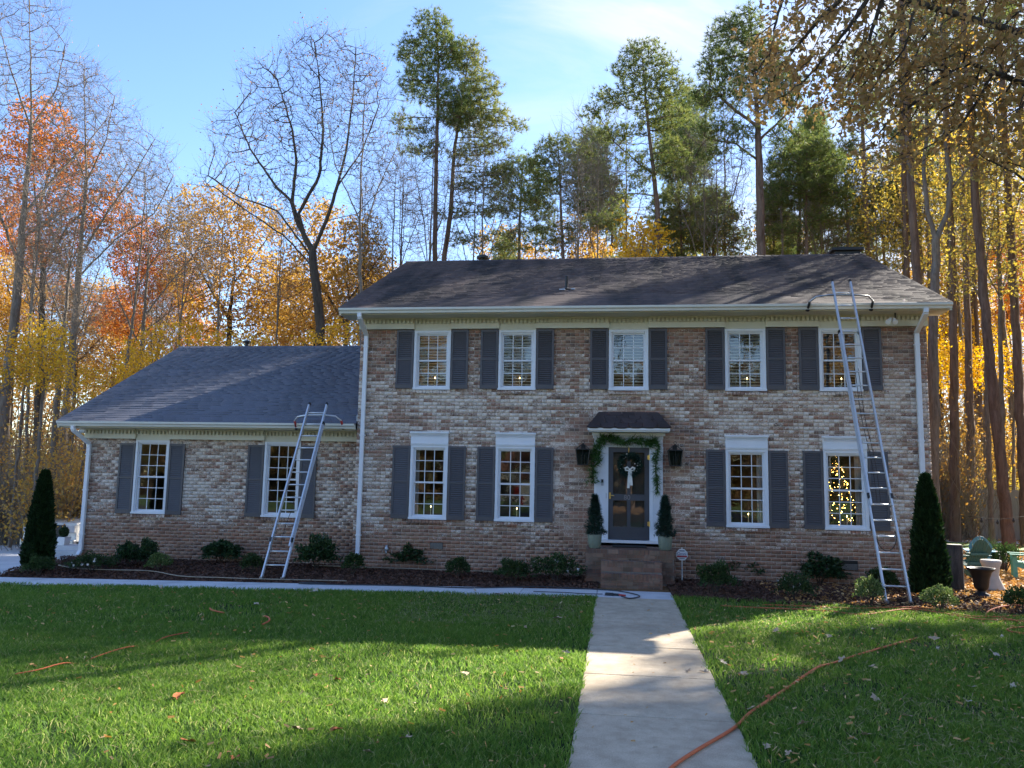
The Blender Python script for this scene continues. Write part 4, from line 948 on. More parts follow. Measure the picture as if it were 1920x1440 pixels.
# --- big forked bare tree behind the wing
tree('bigbare', 'bare_tree', 'tall bare tree with a forked dark trunk rising behind the low wing roof', 'tree', 33,
     [[(612, 1000), (603, 700), (600, 600), (588, 500), (586, 470)],
      [(586, 470), (612, 415), (632, 350), (650, 280), (662, 180), (668, 90)], [(586, 470), (560, 425), (548, 380), (556, 300), (545, 230), (520, 150)],
      [(548, 380), (510, 340), (470, 280), (440, 210)], [(632, 350), (680, 280), (710, 200)], [(575, 440), (560, 400), (600, 330), (606, 240), (600, 150), (590, 80)],
      [(590, 500), (530, 440), (470, 400), (400, 350), (350, 345, -2)], [(600, 600), (540, 560), (480, 540), (430, 560, 2)], [(588, 480), (520, 395), (450, 370), (390, 330)], [(612, 415), (670, 400), (720, 350)]],
     [(600, 130, 85, 85), (680, 170, 50, 90), (500, 170, 60, 75), (450, 260, 70, 65), (560, 260, 110, 90), (420, 330, 60, 45), (680, 290, 55, 60), (520, 380, 110, 60)],
     1500, .36, .45, 3.5, .75, BARKD, 11, .009, (L_SPARSE, .16, 1, .05, .05), (4, .75, .024, .0045, .55), ring=6)
tree('tallbare', 'bare_tree', 'tall pale bare tree with fine upswept twigs left of the wing', 'tree', 36,
     [[(100, 1000), (125, 760), (140, 620), (150, 480), (162, 340), (160, 230), (158, 140)],
      [(150, 480), (200, 400), (250, 330), (290, 260)], [(140, 560), (100, 450), (80, 350)], [(145, 520), (215, 450), (290, 400), (325, 330)], [(162, 340), (130, 260), (110, 190)], [(162, 340), (200, 260), (215, 180)]],
     [(160, 170, 60, 60), (210, 240, 70, 60), (270, 300, 70, 50), (150, 300, 90, 90), (240, 370, 100, 60), (110, 200, 25, 40), (130, 450, 100, 80)],
     1300, .30, .5, 3.5, .8, BARKG, 12, .008, (L_SPARSE, .08, 1, .05, .045), (4, .8, .020, .0042, .7), ring=6)
tree('oakred', 'oak_tree', 'rusty orange leaved oak standing at the far left', 'tree', 38,
     [[(60, 1000), (70, 800), (78, 640), (80, 500), (70, 400), (60, 300)], [(80, 500), (130, 420), (190, 370)], [(70, 400), (100, 300), (110, 240)], [(78, 560), (30, 470), (10, 400)]],
     [(75, 230, 60, 45), (40, 290, 60, 50), (110, 300, 70, 60), (200, 400, 60, 50), (30, 380, 50, 60), (140, 400, 60, 50), (215, 440, 50, 30), (90, 470, 80, 50)],
     800, .30, .6, 4, 1.0, BARKD, 13, .010, (L_ORANGE, 1.0, 6, .15, .088), (2, .5, .03, .004, .3))
tree('oakgold', 'oak_tree', 'golden brown oak filling the view between the wing roof and the forked bare tree', 'tree', 44,
     [[(420, 1000), (425, 760), (430, 600), (440, 500), (430, 420)], [(430, 600), (370, 500), (340, 430)], [(440, 540), (500, 450), (520, 400)], [(430, 480), (400, 400), (380, 370)]],
     [(400, 400, 75, 50), (340, 440, 50, 60), (470, 430, 75, 50), (380, 520, 100, 60), (480, 540, 80, 70), (430, 600, 120, 50), (420, 470, 100, 60)],
     900, .32, .65, 4, 1.05, BARKD, 14, .012, (L_GOLD, .88, 6, .19, .094), (2, .5, .03, .005, .3))
tree('oakgold2', 'oak_tree', 'orange gold oak whose crown shows between the two house roofs', 'tree', 42,
     [[(640, 1000), (642, 760), (648, 640), (655, 560), (640, 480)], [(648, 600), (590, 520), (570, 450)], [(655, 560), (700, 500), (720, 470)]],
     [(600, 430, 60, 45), (660, 450, 60, 40), (570, 520, 60, 60), (650, 530, 80, 60), (700, 500, 35, 45), (540, 600, 50, 40), (640, 610, 90, 40)],
     750, .25, .6, 4, 1.0, BARKD, 15, .011, (L_GOLD, .88, 6, .17, .088), (2, .5, .03, .005, .3))
PG = (5, .25, 10)
tree('pineA', 'pine_tree', 'left trunk of the tall pair of pines rising over the main ridge', 'pine', 38,
     [[(812, 1000), (814, 620), (815, 480), (817, 350), (820, 220), (822, 110), (815, 30)]],
     [(812, 50, 42, 32), (780, 100, 42, 35), (835, 100, 45, 40), (800, 160, 55, 35), (755, 225, 28, 14), (775, 150, 25, 30), (790, 280, 50, 16), (775, 245, 45, 12), (850, 200, 45, 45)],
     560, .24, .42, 3, .62, BARKP, 21, .012, None, None, PG, .05)
tree('pineB', 'pine_tree', 'right leaning trunk of the tall pair of pines over the main ridge', 'pine', 39,
     [[(828, 1000), (830, 600), (833, 480), (845, 400), (852, 280), (868, 180), (880, 90)]],
     [(878, 110, 35, 35), (900, 170, 45, 38), (925, 220, 40, 25), (880, 220, 45, 40), (965, 235, 25, 14), (915, 270, 45, 22), (870, 290, 40, 15), (930, 325, 40, 16), (890, 350, 60, 14), (860, 400, 45, 12), (915, 395, 30, 12), (890, 450, 35, 10)],
     620, .26, .42, 3, .62, BARKP, 22, .012, None, None, PG, .05)
tree('pineC', 'pine_tree', 'shorter pine right of the pair with a rounded crown above the ridge', 'pine', 40,
     [[(1060, 1000), (1058, 620), (1056, 480), (1052, 400), (1050, 320), (1045, 260)]],
     [(1045, 275, 38, 26), (1015, 310, 32, 25), (1080, 300, 40, 30), (1050, 345, 60, 22), (1000, 375, 32, 18), (1090, 380, 35, 25), (1020, 430, 40, 10), (965, 465, 50, 9), (1040, 450, 50, 8), (1070, 430, 22, 12)],
     420, .20, .42, 3, .62, BARKP, 23, .012, None, None, PG, .05)
tree('pineD', 'pine_tree', 'slender pine with a long arching left limb over the middle of the ridge', 'pine', 37,
     [[(1246, 1000), (1243, 640), (1238, 480), (1232, 380), (1222, 290), (1212, 200), (1205, 110)], [(1228, 330), (1190, 300), (1150, 265)], [(1230, 365), (1180, 362), (1140, 385), (1120, 410)]],
     [(1205, 100, 45, 22), (1180, 130, 35, 22), (1240, 130, 35, 25), (1270, 160, 22, 22), (1215, 170, 65, 28), (1150, 185, 45, 22), (1115, 215, 28, 12), (1240, 220, 50, 30), (1160, 250, 50, 18), (1260, 290, 35, 28), (1190, 300, 35, 14), (1130, 415, 45, 18), (1205, 330, 35, 18)],
     620, .26, .42, 3, .62, BARKP, 24, .012, None, None, (5, .24, 10), .05)
tree('pineE', 'pine_tree', 'biggest pine with a thick reddish trunk behind the right half of the ridge', 'pine', 33,
     [[(1432, 1000), (1430, 700), (1428, 480), (1425, 330), (1420, 200), (1412, 100), (1405, 30)], [(1425, 240), (1370, 200), (1330, 160)], [(1427, 300), (1380, 270), (1330, 260)], [(1424, 260), (1470, 220), (1500, 180)]],
     [(1400, 40, 35, 30), (1365, 70, 40, 35), (1420, 110, 60, 40), (1345, 125, 38, 35), (1320, 180, 30, 28), (1370, 170, 50, 35), (1460, 170, 45, 45), (1350, 240, 50, 18), (1480, 260, 45, 22), (1330, 290, 40, 12), (1400, 250, 45, 14)],
     720, .36, .42, 3, .62, BARKP, 25, .013, None, None, (5, .25, 10), .05)
tree('pineF', 'pine_tree', 'mid height pine with a feathery crown left of the chimney cap', 'pine', 38,
     [[(1516, 1000), (1514, 620), (1513, 480), (1511, 380), (1512, 300), (1515, 265)]],
     [(1515, 280, 45, 25), (1480, 310, 40, 25), (1550, 310, 40, 28), (1515, 350, 75, 28), (1470, 380, 40, 14), (1570, 370, 30, 22), (1540, 410, 50, 14), (1480, 430, 40, 10)],
     460, .18, .42, 3, .62, BARKP, 26, .012, None, None, PG, .05)
# --- generic shapes used again as copies in the wood
tree('woodpine', 'pine_tree', 'tall dark pine with a high narrow crown beyond the right end of the roof', 'pine', 36,
     [[(1700, 1000), (1702, 700), (1700, 480), (1694, 300), (1690, 150), (1688, 60)]],
     [(1690, 50, 50, 40), (1670, 100, 55, 30), (1720, 110, 55, 35), (1690, 160, 75, 22), (1650, 190, 40, 10), (1735, 195, 40, 10)],
     380, .24, .5, 3, .7, BARKP, 27, .013, None, None, (3, .24, 11), .05)
tree('forked', 'hardwood_tree', 'forked hardwood with a smooth grey trunk just beyond the right roof corner', 'tree', 25.5,
     [[(1746, 1010), (1752, 760), (1750, 640), (1752, 560), (1756, 470), (1755, 450)], [(1755, 450), (1740, 400), (1732, 330), (1738, 230), (1738, 100), (1735, 20)], [(1755, 450), (1778, 400), (1782, 340), (1772, 260), (1770, 160), (1765, 60)], [(1734, 360), (1712, 340), (1700, 290)], [(1782, 350), (1830, 300), (1870, 250)]],
     [(1740, 60, 60, 60), (1790, 110, 60, 60), (1700, 150, 40, 60), (1840, 220, 60, 60), (1690, 260, 35, 40), (1790, 250, 50, 50)],
     420, .24, .45, 3, .8, BARKG, 28, .010, (L_GOLD, .5, 3, .2, .06), (2, .4, .02, .004, .2))
tree('slim', 'hardwood_tree', 'slim hardwood with yellow leaves at the far right', 'tree', 30,
     [[(1885, 1010), (1878, 760), (1876, 600), (1872, 430), (1868, 320), (1865, 240)], [(1876, 560), (1830, 470), (1810, 430)], [(1874, 480), (1910, 380), (1930, 330)]],
     [(1865, 280, 50, 50), (1910, 350, 40, 60), (1830, 370, 45, 50), (1880, 430, 70, 40), (1820, 480, 40, 35), (1920, 500, 40, 50)],
     380, .14, .5, 3.5, .9, BARKG, 29, .010, (L_YGREEN, .6, 4, .18, .065), (2, .4, .02, .004, .2))
tree('understory', 'maple_tree', 'low golden yellow maple behind the wing roof ridge', 'tree', 30,
     [[(330, 1000), (332, 760), (335, 700), (330, 650)], [(332, 720), (280, 660)], [(335, 710), (390, 660)]],
     [(290, 640, 50, 25), (340, 625, 50, 20), (400, 650, 50, 22), (260, 690, 45, 35), (330, 690, 80, 35)],
     420, .12, .4, 3, .7, BARKG, 30, .008, (L_YELLOW, .75, 5, .13, .058), (2, .35, .02, .004, .1))
tree('sapling', 'bare_tree', 'thin bare sapling between the forked tree and the pines', 'tree', 34,
     [[(740, 1000), (738, 700), (735, 520), (738, 420), (742, 330)], [(736, 560), (760, 470), (790, 400)], [(737, 520), (700, 440), (690, 380)]],
     [(740, 320, 45, 50), (775, 370, 40, 60), (700, 380, 35, 60), (745, 430, 60, 60)],
     420, .11, .5, 3, .8, BARKG, 31, .007, None, (4, .75, .018, .0038, .7))

def spot(px, Y, py=1000):
    p = onY(px, py, Y); return (p[0], Y, gh(p[0], Y))
def putt(key, label, px, Y, rot, sc=1.0): return place(TREES[key], label, spot(px, Y), R_(rot), sc, GRP)
# left wood
LEFT = [('tallbare', 'grey bare tree at the left picture edge with its top cut off', -20, 34, 70, 1.12), ('sapling', 'thin bare tree in front of the rusty oak', 45, 30, 40, .95), ('sapling', 'twisting bare sapling left of the arborvitae', 20, 27, 130, .8),
 ('sapling', 'bare sapling leaning behind the left end of the wing roof', 195, 31, 200, 1.0), ('bigbare', 'bare spreading tree far behind the wing', 255, 52, 140, .82), ('tallbare', 'bare tree between the rusty oak and the golden oak', 330, 46, 210, .70),
 ('oakgold', 'dull gold oak low at the left edge', 0, 46, 90, .80), ('oakgold', 'brownish gold oak deep in the left wood', 180, 58, 200, .80), ('oakred', 'small rusty oak behind the pale bare tree', 205, 44, 150, .78), ('oakgold2', 'gold oak left of the wing far behind', 110, 50, 230, .9),
 ('oakred', 'rusty oak behind the golden oak', 330, 60, 80, .85), ('oakgold2', 'gold oak just left of the main roof', 705, 46, 100, .86), ('sapling', 'bare tree rising beside the main roof corner', 680, 30, 20, 1.12), ('sapling', 'bare tree just left of the paired pines', 775, 37, 250, 1.2),
 ('sapling', 'bare slender tree behind the paired pines', 735, 44, 100, 1.25), ('understory', 'golden yellow maple left of the wing gable', 60, 25, 120, .86), ('understory', 'yellow maple overhanging the driveway edge', 135, 27, 250, .74), ('understory', 'yellow maple at the far left above the drive', -10, 23.5, 10, .78),
 ('understory', 'yellow maple behind the middle of the wing ridge', 470, 31, 60, .95), ('understory', 'yellow maple where the wing roof meets the house', 615, 32, 170, .93), ('understory', 'amber maple low behind the wing gable slope', 235, 34, 300, .95), ('oakgold', 'broad gold oak far behind the wing ridge', 560, 62, 30, .92)]
LEFT += [('tallbare', 'pale bare tree close behind the left arborvitae', 90, 28, 170, .62), ('sapling', 'bare tangle tree between the left arborvitae and the wing', 130, 32, 10, .78), ('tallbare', 'bare tree rising behind the wing gable slope', 235, 38, 30, .80), ('sapling', 'bare twiggy tree behind the middle of the wing', 400, 34, 70, .95), ('bigbare', 'bare dark tree at the far left behind the gold shrubs', 40, 44, 260, .72),
 ('sapling', 'bare twiggy tree left of the forked tree', 500, 38, 300, 1.0), ('tallbare', 'bare pale tree right of the forked tree', 660, 42, 100, .82), ('oakred', 'small rusty oak at the left edge', 5, 52, 10, .95), ('sapling', 'bare twiggy tree beside the golden oak', 300, 36, 150, 1.0), ('oakgold', 'dull golden oak right behind the forked tree', 560, 48, 200, .84)]
for a in LEFT: putt(*a)
# behind the main roof and to the right
MID = [('oakgold2', 'pale orange tree low behind the ridge right of the paired pines', 950, 50, 10, .80), ('oakgold2', 'orange tree behind the rounded pine', 1110, 46, 60, .92), ('understory', 'bright yellow tree low behind the slender pine', 1200, 38, 90, 1.55), ('sapling', 'thin bare tree right of the rounded pine', 1130, 40, 60, 1.15), ('sapling', 'thin bare tree left of the rounded pine', 975, 42, 190, 1.05),
 ('pineC', 'small pine behind the slender pine', 1265, 48, 120, .90), ('pineC', 'pine with a thin crown left of the biggest pine', 1335, 44, 220, .92), ('pineF', 'feathery pine right behind the biggest pine', 1465, 46, 90, 1.05), ('oakred', 'orange tree glimpsed low behind the biggest pine', 1400, 50, 20, .62), ('understory', 'orange yellow tree low behind the biggest pine trunk', 1450, 40, 200, 1.15),
 ('pineF', 'pine directly behind the chimney cap', 1620, 44, 160, 1.12), ('sapling', 'bare tree rising over the chimney cap', 1585, 40, 320, 1.0), ('woodpine', 'tall pine right of the chimney cap', 1655, 42, 100, 1.08), ('pineC', 'low pine right of the chimney cap', 1690, 46, 10, .95), ('understory', 'yellow tree beyond the right roof slope', 1690, 34, 30, 1.05),
 ('woodpine', 'dark straight pine behind the right arborvitae', 1760, 27.5, 200, 1.0), ('woodpine', 'pine trunk with red bark right of the arborvitae', 1790, 31, 300, .96), ('woodpine', 'leaning pine trunk beside the green chair', 1822, 33, 30, .92), ('woodpine', 'straight pine between the chair and the picture edge', 1893, 27, 140, .98), ('woodpine', 'thin pine far behind the fire pit', 1850, 44, 60, .85), ('woodpine', 'pine at the right picture edge', 1925, 30, 250, 1.0),
 ('woodpine', 'pine beyond the right picture edge', 1990, 36, 180, 1.0), ('woodpine', 'far pine in the middle of the right wood', 1805, 52, 80, 1.0), ('woodpine', 'far pine at the right of the wood', 1880, 56, 190, 1.1), ('woodpine', 'far pine behind the roof corner', 1735, 50, 20, 1.1),
 ('slim', 'slim yellow leaved tree behind the roof corner', 1745, 36, 100, 1.1), ('slim', 'slim yellow tree at the back of the right wood', 1830, 42, 200, 1.15), ('slim', 'yellow green tree beyond the right edge', 1960, 32, 30, 1.1), ('slim', 'slim tree leaning beside the grey fence', 1860, 29, 280, .9), ('understory', 'golden shrubby tree beyond the fire pit', 1800, 36, 80, .9), ('understory', 'yellow shrubby tree at the right edge of the wood', 1900, 34, 190, .85), ('understory', 'orange yellow tree in the far right wood', 1850, 48, 10, 1.3), ('oakgold2', 'gold oak far behind the fire pit', 1780, 58, 300, .9), ('oakred', 'rusty oak far at the right edge', 1930, 55, 60, .85),
 ('understory', 'low yellow tree just beyond the right wall', 1735, 30, 260, .82)]
MID += [('oakgold2', 'tan gold tree over the ridge left of the rounded pine', 985, 60, 20, 1.15), ('oakgold', 'olive tree over the ridge left of the slender pine', 1170, 60, 100, .92), ('oakgold2', 'tan gold tree right of the biggest pine', 1470, 62, 240, 1.25), ('oakgold', 'olive gold tree over the ridge near the chimney cap', 1560, 66, 300, .95), ('pineF', 'feathery pine left of the rounded pine', 955, 50, 30, 1.25), ('pineC', 'pine between the slender pine and the biggest pine', 1310, 48, 50, 1.2), ('pineF', 'feathery pine over the ridge right of the rounded pine', 1110, 50, 100, 1.35),
 ('pineF', 'tall feathery pine right of the slender pine', 1270, 52, 300, 1.5), ('pineD', 'slim pine right of the biggest pine', 1540, 48, 250, 1.05), ('sapling', 'bare twiggy tree left of the slender pine', 1190, 42, 50, 1.3), ('sapling', 'bare twiggy tree left of the biggest pine', 1350, 46, 120, 1.5), ('sapling', 'bare twiggy tree over the middle of the ridge', 1080, 46, 210, 1.45), ('sapling', 'bare twiggy tree right of the biggest pine', 1480, 40, 260, 1.2), ('oakred', 'rusty tree glimpsed right of the biggest pine', 1455, 58, 60, .7), ('pineD', 'thin pine low right of the paired pines', 925, 54, 130, .80), ('sapling', 'bare twiggy tree right of the paired pines', 915, 38, 30, 1.15), ('sapling', 'bare twiggy tree over the left end of the ridge', 855, 46, 160, 1.3), ('oakgold2', 'pale gold tree behind the slender pine', 1240, 58, 200, .95), ('oakgold', 'olive gold tree between the two slender pines', 1070, 64, 300, .85), ('tallbare', 'bare tree behind the paired pines', 790, 50, 50, .85),
 ('pineE', 'wide pine behind the chimney cap', 1610, 50, 200, .88), ('pineC', 'rounded pine behind the ridge right of the biggest pine', 1500, 44, 150, 1.05), ('pineC', 'pine filling the gap right of the rounded pine', 1150, 52, 70, 1.1), ('pineF', 'small pine low behind the slender pine trunk', 1290, 42, 200, .95), ('pineD', 'thin pine beside the biggest pine', 1330, 50, 190, .85), ('oakgold', 'olive gold tree low right of the paired pines', 900, 58, 250, .70), ('oakgold2', 'orange tree low between the slender pine and the biggest pine', 1310, 52, 130, .85), ('slim', 'yellow leaved tree just left of the biggest pine', 1370, 44, 20, 1.1), ('slim', 'yellow leaved tree right of the slender pine', 1280, 46, 90, 1.15),
 ('pineD', 'tall thin pine over the chimney cap', 1560, 46, 60, 1.0), ('pineF', 'low pine just right of the slender pine', 1200, 56, 20, 1.0), ('understory', 'orange yellow tree low left of the rounded pine', 1010, 44, 40, 1.3), ('sapling', 'bare tree behind the rounded pine', 1075, 36, 100, 1.05), ('sapling', 'bare tree right of the slender pine', 1300, 38, 180, 1.15), ('pineC', 'pine low between the bare trees and the chimney cap', 1490, 52, 80, .95), ('slim', 'yellow leaved tree behind the right downspout', 1765, 38, 70, 1.35), ('slim', 'olive leaved tree between the leaning pine and the straight pine', 1855, 36, 330, 1.3), ('slim', 'yellow leaved tree at the picture edge far back', 1915, 45, 120, 1.4), ('oakgold', 'broad olive gold oak deep in the right wood', 1840, 60, 20, 1.0), ('oakgold', 'olive gold oak behind the chimney cap', 1600, 62, 90, .75), ('slim', 'thin leafy tree right of the chimney cap', 1670, 39, 230, 1.15),
 ('pineE', 'wide pine far behind the right roof slope', 1720, 46, 100, 1.0), ('pineE', 'wide pine far behind the right trunks', 1845, 50, 250, 1.1), ('sapling', 'bare tree beside the biggest pine', 1375, 40, 20, 1.15), ('sapling', 'bare tree over the right part of the ridge', 1545, 42, 100, 1.15), ('oakgold2', 'pale gold tree low left of the chimney cap', 1530, 56, 60, .80)]
for a in MID: putt(*a)
# trees across the street, seen only in the window panes
for i, (x, y, k, s) in enumerate([(-16, -24, 'oakgold', .9), (-3, -27, 'oakred', .95), (6, -22, 'oakgold2', 1.0), (15, -26, 'oakgold', .9), (-26, -26, 'oakred', 1.0), (1, -34, 'woodpine', .8), (-9, -38, 'bigbare', .8), (-7, -17, 'woodpine', .55), (3, -15, 'woodpine', .5), (9, -18, 'woodpine', .6), (-13, -15, 'woodpine', .5), (-20, -18, 'pineC', .8), (-1, -19, 'pineF', .8), (6, -30, 'pineC', 1.0)]):
    place(TREES[k], ['gold oak', 'rusty oak', 'orange gold oak', 'second gold oak', 'second rusty oak', 'pine', 'bare tree', 'second pine', 'third pine', 'fourth pine', 'fifth pine', 'low pine', 'feathery pine', 'second low pine'][i]+' across the street, mirrored in the window panes', (x, y, -.1), R_(50*i), s, 'trees across the street')
# near oak on the right: its brown leaved branches hang into the top right corner
tree('nearoak', 'oak_tree', 'near oak whose brown leaved branches hang into the top right corner', 'oak', 11,
     [[(2350, 1250), (2340, 700), (2300, 300), (2250, 50)], [(2260, 80), (2100, 90), (1980, 70), (1900, 58), (1800, 30), (1700, 0), (1620, -30)], [(2280, 200), (2120, 210), (2000, 190), (1900, 150), (1820, 120)], [(2250, 60), (2050, -60), (1850, -120), (1650, -130), (1500, -100)], [(2290, 260), (2150, 300), (2020, 330), (1930, 350)]],
     [(1500, 60, 90, 70), (1450, 150, 60, 70), (1560, 150, 90, 60), (1650, 90, 90, 90), (1640, 220, 60, 70), (1760, 130, 100, 90), (1720, 260, 60, 50), (1850, 150, 90, 110), (1880, 260, 70, 70), (1950, 100, 90, 120), (1600, -60, 180, 80), (1850, -60, 180, 70), (1950, 320, 40, 40), (2100, 150, 100, 150), (2250, -50, 160, 120)],
     1500, .30, .20, 1.6, .28, BARKD, 41, .004, (L_BROWN, .36, 4, .045, .045), (2, .16, .009, .0015, -.1), None, -.04, .8, 'oaks near the camera')

# the wood goes on to the right of the picture; its crowns shade the right lawn
r = np.random.default_rng(77); k = 0
for (x, y, kk, sc) in [(17.5, 19, 'oakgold', 1.15), (21, 23, 'oakgold2', 1.35), (25, 27, 'woodpine', .9), (23, 19, 'oakgold', 1.25), (28, 24, 'oakgold2', 1.4), (30, 31, 'woodpine', 1.0), (17, 13, 'oakgold2', 1.2), (22, 13, 'oakred', 1.2), (29, 18, 'oakgold', 1.4), (35, 27, 'woodpine', 1.05), (34, 35, 'oakgold', 1.5), (24, 31, 'woodpine', .95), (38, 42, 'woodpine', 1.1), (13.5, 16.5, 'understory', 1.1), (16, 6, 'oakgold2', 1.1), (24, 6, 'oakgold', 1.2), (31, 11, 'oakred', 1.4), (14, 20, 'oakgold', 1.0), (18.5, 25.5, 'oakred', 1.15), (23, 31, 'oakgold', 1.3), (16.5, 22.5, 'oakgold2', 1.2)]:
    place(TREES[kk], ['gold oak', 'orange oak', 'pine', 'second gold oak', 'second orange oak', 'second pine', 'third orange oak', 'rusty oak', 'third gold oak', 'third pine', 'fourth gold oak', 'fourth pine', 'fifth pine', 'low maple', 'near orange oak', 'near gold oak', 'far rusty oak', 'sixth gold oak', 'second rusty oak', 'seventh gold oak', 'fifth orange oak'][k]+' standing to the right of the view, shading the lawn', (x, y, gh(x, y)), r.random()*6.28, sc, 'trees right of the view'); k += 1
# ------------------------------------------------------------------ far woods, fence and street
def far_woods(name, xr, yr, ntr, nleaf, seed, hmax=14, m=None, size=.16, spread=.75):
    r = np.random.default_rng(seed); x = r.uniform(*xr, ntr); y = r.uniform(*yr, ntr); V, F = [], []
    P = []; n = 4; a = np.arange(n)*np.pi/2
    for i in range(ntr):
        h = r.uniform(.5, 1.1)*hmax; r0 = r.uniform(.05, .17); lx_, ly_ = r.normal(0, .06, 2)*h; z0 = gh(x[i], y[i])-.2
        for (t0, t1) in ((0, .5), (.5, 1)):
            for t in (t0, t1): V += [(x[i]+lx_*t*t+r0*(1-.8*t)*math.cos(q), y[i]+ly_*t*t+r0*(1-.8*t)*math.sin(q), z0+h*t) for q in a]
            b = len(V)-8; F += [(b+j, b+(j+1) % 4, b+4+(j+1) % 4, b+4+j) for j in range(4)]
    o = link(name, fast_mesh(name, np.array(V), np.array(F)), BARKD); o['kind'] = 'stuff'
    nc = nleaf//14; c = np.stack([r.uniform(*xr, nc), r.uniform(*yr, nc), r.random(nc)**1.25*hmax*.95+.3], 1)
    lv, lf = leafcloud(c, r, 14, spread, size); o = link(name, fast_mesh(name, lv, lf), m); o['kind'] = 'stuff'
    k = nleaf//10; tw = np.stack([r.uniform(*xr, k), r.uniform(*yr, k), r.random(k)*hmax], 1); d = r.normal(0, 1, (k, 3)); d[:, 2] = abs(d[:, 2])+.4; s = r.normal(0, 1, (k, 3)); s = np.cross(d, s); s /= np.linalg.norm(s, axis=1)[:, None]; s *= .012
    tv = np.stack([tw-s, tw+s, tw+d+s*.5, tw+d-s*.5], 1).reshape(-1, 3); o = link(name, fast_mesh(name, tv, (np.arange(k)*4)[:, None]+np.array([[0, 1, 2, 3]])), TWIG); o['kind'] = 'stuff'
L_MIX = leafmat('woodland_leaf', [(.14, .07, .03), (.26, .14, .05), (.36, .21, .06), (.20, .12, .06), (.42, .25, .08), (.10, .10, .04)], .4)
far_woods('far_woods', (-75, -6), (58, 82), 230, 60000, 51, 13, L_MIX)
far_woods('far_woods', (-6, 26), (62, 84), 120, 22000, 52, 10, L_MIX)
far_woods('far_woods', (22, 80), (52, 82), 240, 60000, 53, 12, L_MIX)
L_STR = leafmat('street_wood_leaf', [(.06, .08, .03), (.12, .09, .04), (.22, .12, .05), (.08, .10, .035), (.30, .17, .06)], .3)
far_woods('street_woods', (-55, 55), (-56, -41), 300, 50000, 54, 13, L_STR, .5, 1.2)
# undergrowth thickets between the trunks
def thicket(name, label, seed, w, h, nleaf, m, twigs=900):
    r = np.random.default_rng(seed); k = twigs; a = r.random(k)*2*np.pi; b0 = np.stack([r.normal(0, w*.25, k), r.normal(0, w*.25, k), np.zeros(k)], 1)
    d = np.stack([np.cos(a)*r.random(k)*.8, np.sin(a)*r.random(k)*.8, .5+r.random(k)], 1); l = h*(.4+.7*r.random(k))[:, None]; mid = b0+d*l*.5+r.normal(0, .12, (k, 3)); end = b0+d*l+r.normal(0, .25, (k, 3)); s = np.cross(d, r.normal(size=(k, 3))); s /= np.linalg.norm(s, axis=1)[:, None]; s *= .009
    V = np.stack([b0-s, b0+s, mid+s*.8, mid-s*.8, end], 1).reshape(-1, 3); i = (np.arange(k)*5)[:, None]
    t = thing(name, label, 'bush', (0, 0, 0), 'undergrowth in the wood'); o = link('stems', fast_mesh('stems', V, [i+np.array([[0, 1, 2, 3]]), i+np.array([[3, 2, 4]])]), TWIG, t); o['kind'] = 'stuff'
    e = np.concatenate([end, mid]); lv, lf = leafcloud(e[r.random(len(e)) < .8], r, nleaf//len(e)+1, .14, .06); o = link('crown', fast_mesh('crown', lv, lf), m, t); o['kind'] = 'stuff'; return t
TH1 = thicket('woodland_shrub', 'gold leaved undergrowth shrub behind the driveway end', 61, 2.2, 3.0, 9000, L_GOLD); TH2 = thicket('woodland_shrub', 'yellow green undergrowth shrub beyond the fire pit', 62, 1.6, 1.5, 4500, L_YGREEN)
TH3 = thicket('woodland_shrub', 'bare brown undergrowth thicket at the left picture edge', 63, 2.4, 3.6, 2500, L_MIX, 1600)
TH1.location = spot(110, 26.5); TH2.location = spot(1850, 37); TH3.location = spot(15, 29); BASE.clear()
for s_, l, px, Y, rot, sc in [(TH1, 'gold shrub right of the left arborvitae far back', 150, 30, 80, 1.0), (TH3, 'brown thicket behind the left arborvitae', 70, 33, 100, 1.2), (TH3, 'brown thicket far behind the parked truck', 130, 38, 220, 1.3), (TH1, 'gold shrub low at the far left', -15, 34, 200, .9),
     (TH2, 'yellow green shrub left of the green chair', 1768, 34, 60, 1.1), (TH1, 'gold shrub behind the green chair', 1815, 40, 130, 1.0), (TH3, 'brown thicket behind the right arborvitae', 1750, 33, 20, 1.2), (TH2, 'yellow green shrub far back at the right picture edge', 1925, 36, 240, 1.2), (TH1, 'gold shrub deep in the right wood', 1870, 47, 300, 1.5), (TH3, 'brown thicket deep in the right wood', 1835, 48, 160, 1.4), (TH1, 'rusty gold shrub at the far right', 1905, 42, 10, 1.3)]:
    c = place(s_, l, spot(px, Y), R_(rot), sc, 'undergrowth in the wood')
# fence of grey boards
FENCE = simple('weathered_board', (.30, .27, .23), .9, 0, .2, 4)
fp = [onZ(1780, 1004, .35), onZ(1990, 1008, .35)]
fx0, fx1, fy = 13.8, 27.0, 32.5
fence = thing('board_fence', 'weathered grey board fence standing behind the fire pit trees', 'fence', (fx0, fy, gh(fx0, fy)))
bme = unit_box('board', FENCE); u = fx0; gz = gh(fx0, fy)
while u < fx1:
    piece('board', bme, None, (0, 0, 0)) if False else None
    o = bpy.data.objects.new('board', bme); col.objects.link(o); o.parent = fence; o.location = (u-fx0, random.uniform(-.01, .01), .95+random.uniform(-.02, .02)); o.scale = (.145, .025, 1.9); u += .152
for z in (.4, 1.5):
    o = bpy.data.objects.new('fence_rail', bme); col.objects.link(o); o.parent = fence; o.location = ((fx1-fx0)/2, .045, z); o.scale = (fx1-fx0, .04, .09)
sheet('far_lawn', None, np.linspace(9, 40, 12), np.linspace(28.2, 30.6, 4), simple('far_grass', (.10, .20, .03), .9, 0, .3, 3), .03)
sheet('far_road', None, np.linspace(9, 40, 12), np.linspace(30.7, 31.8, 3), CONCW, .03)
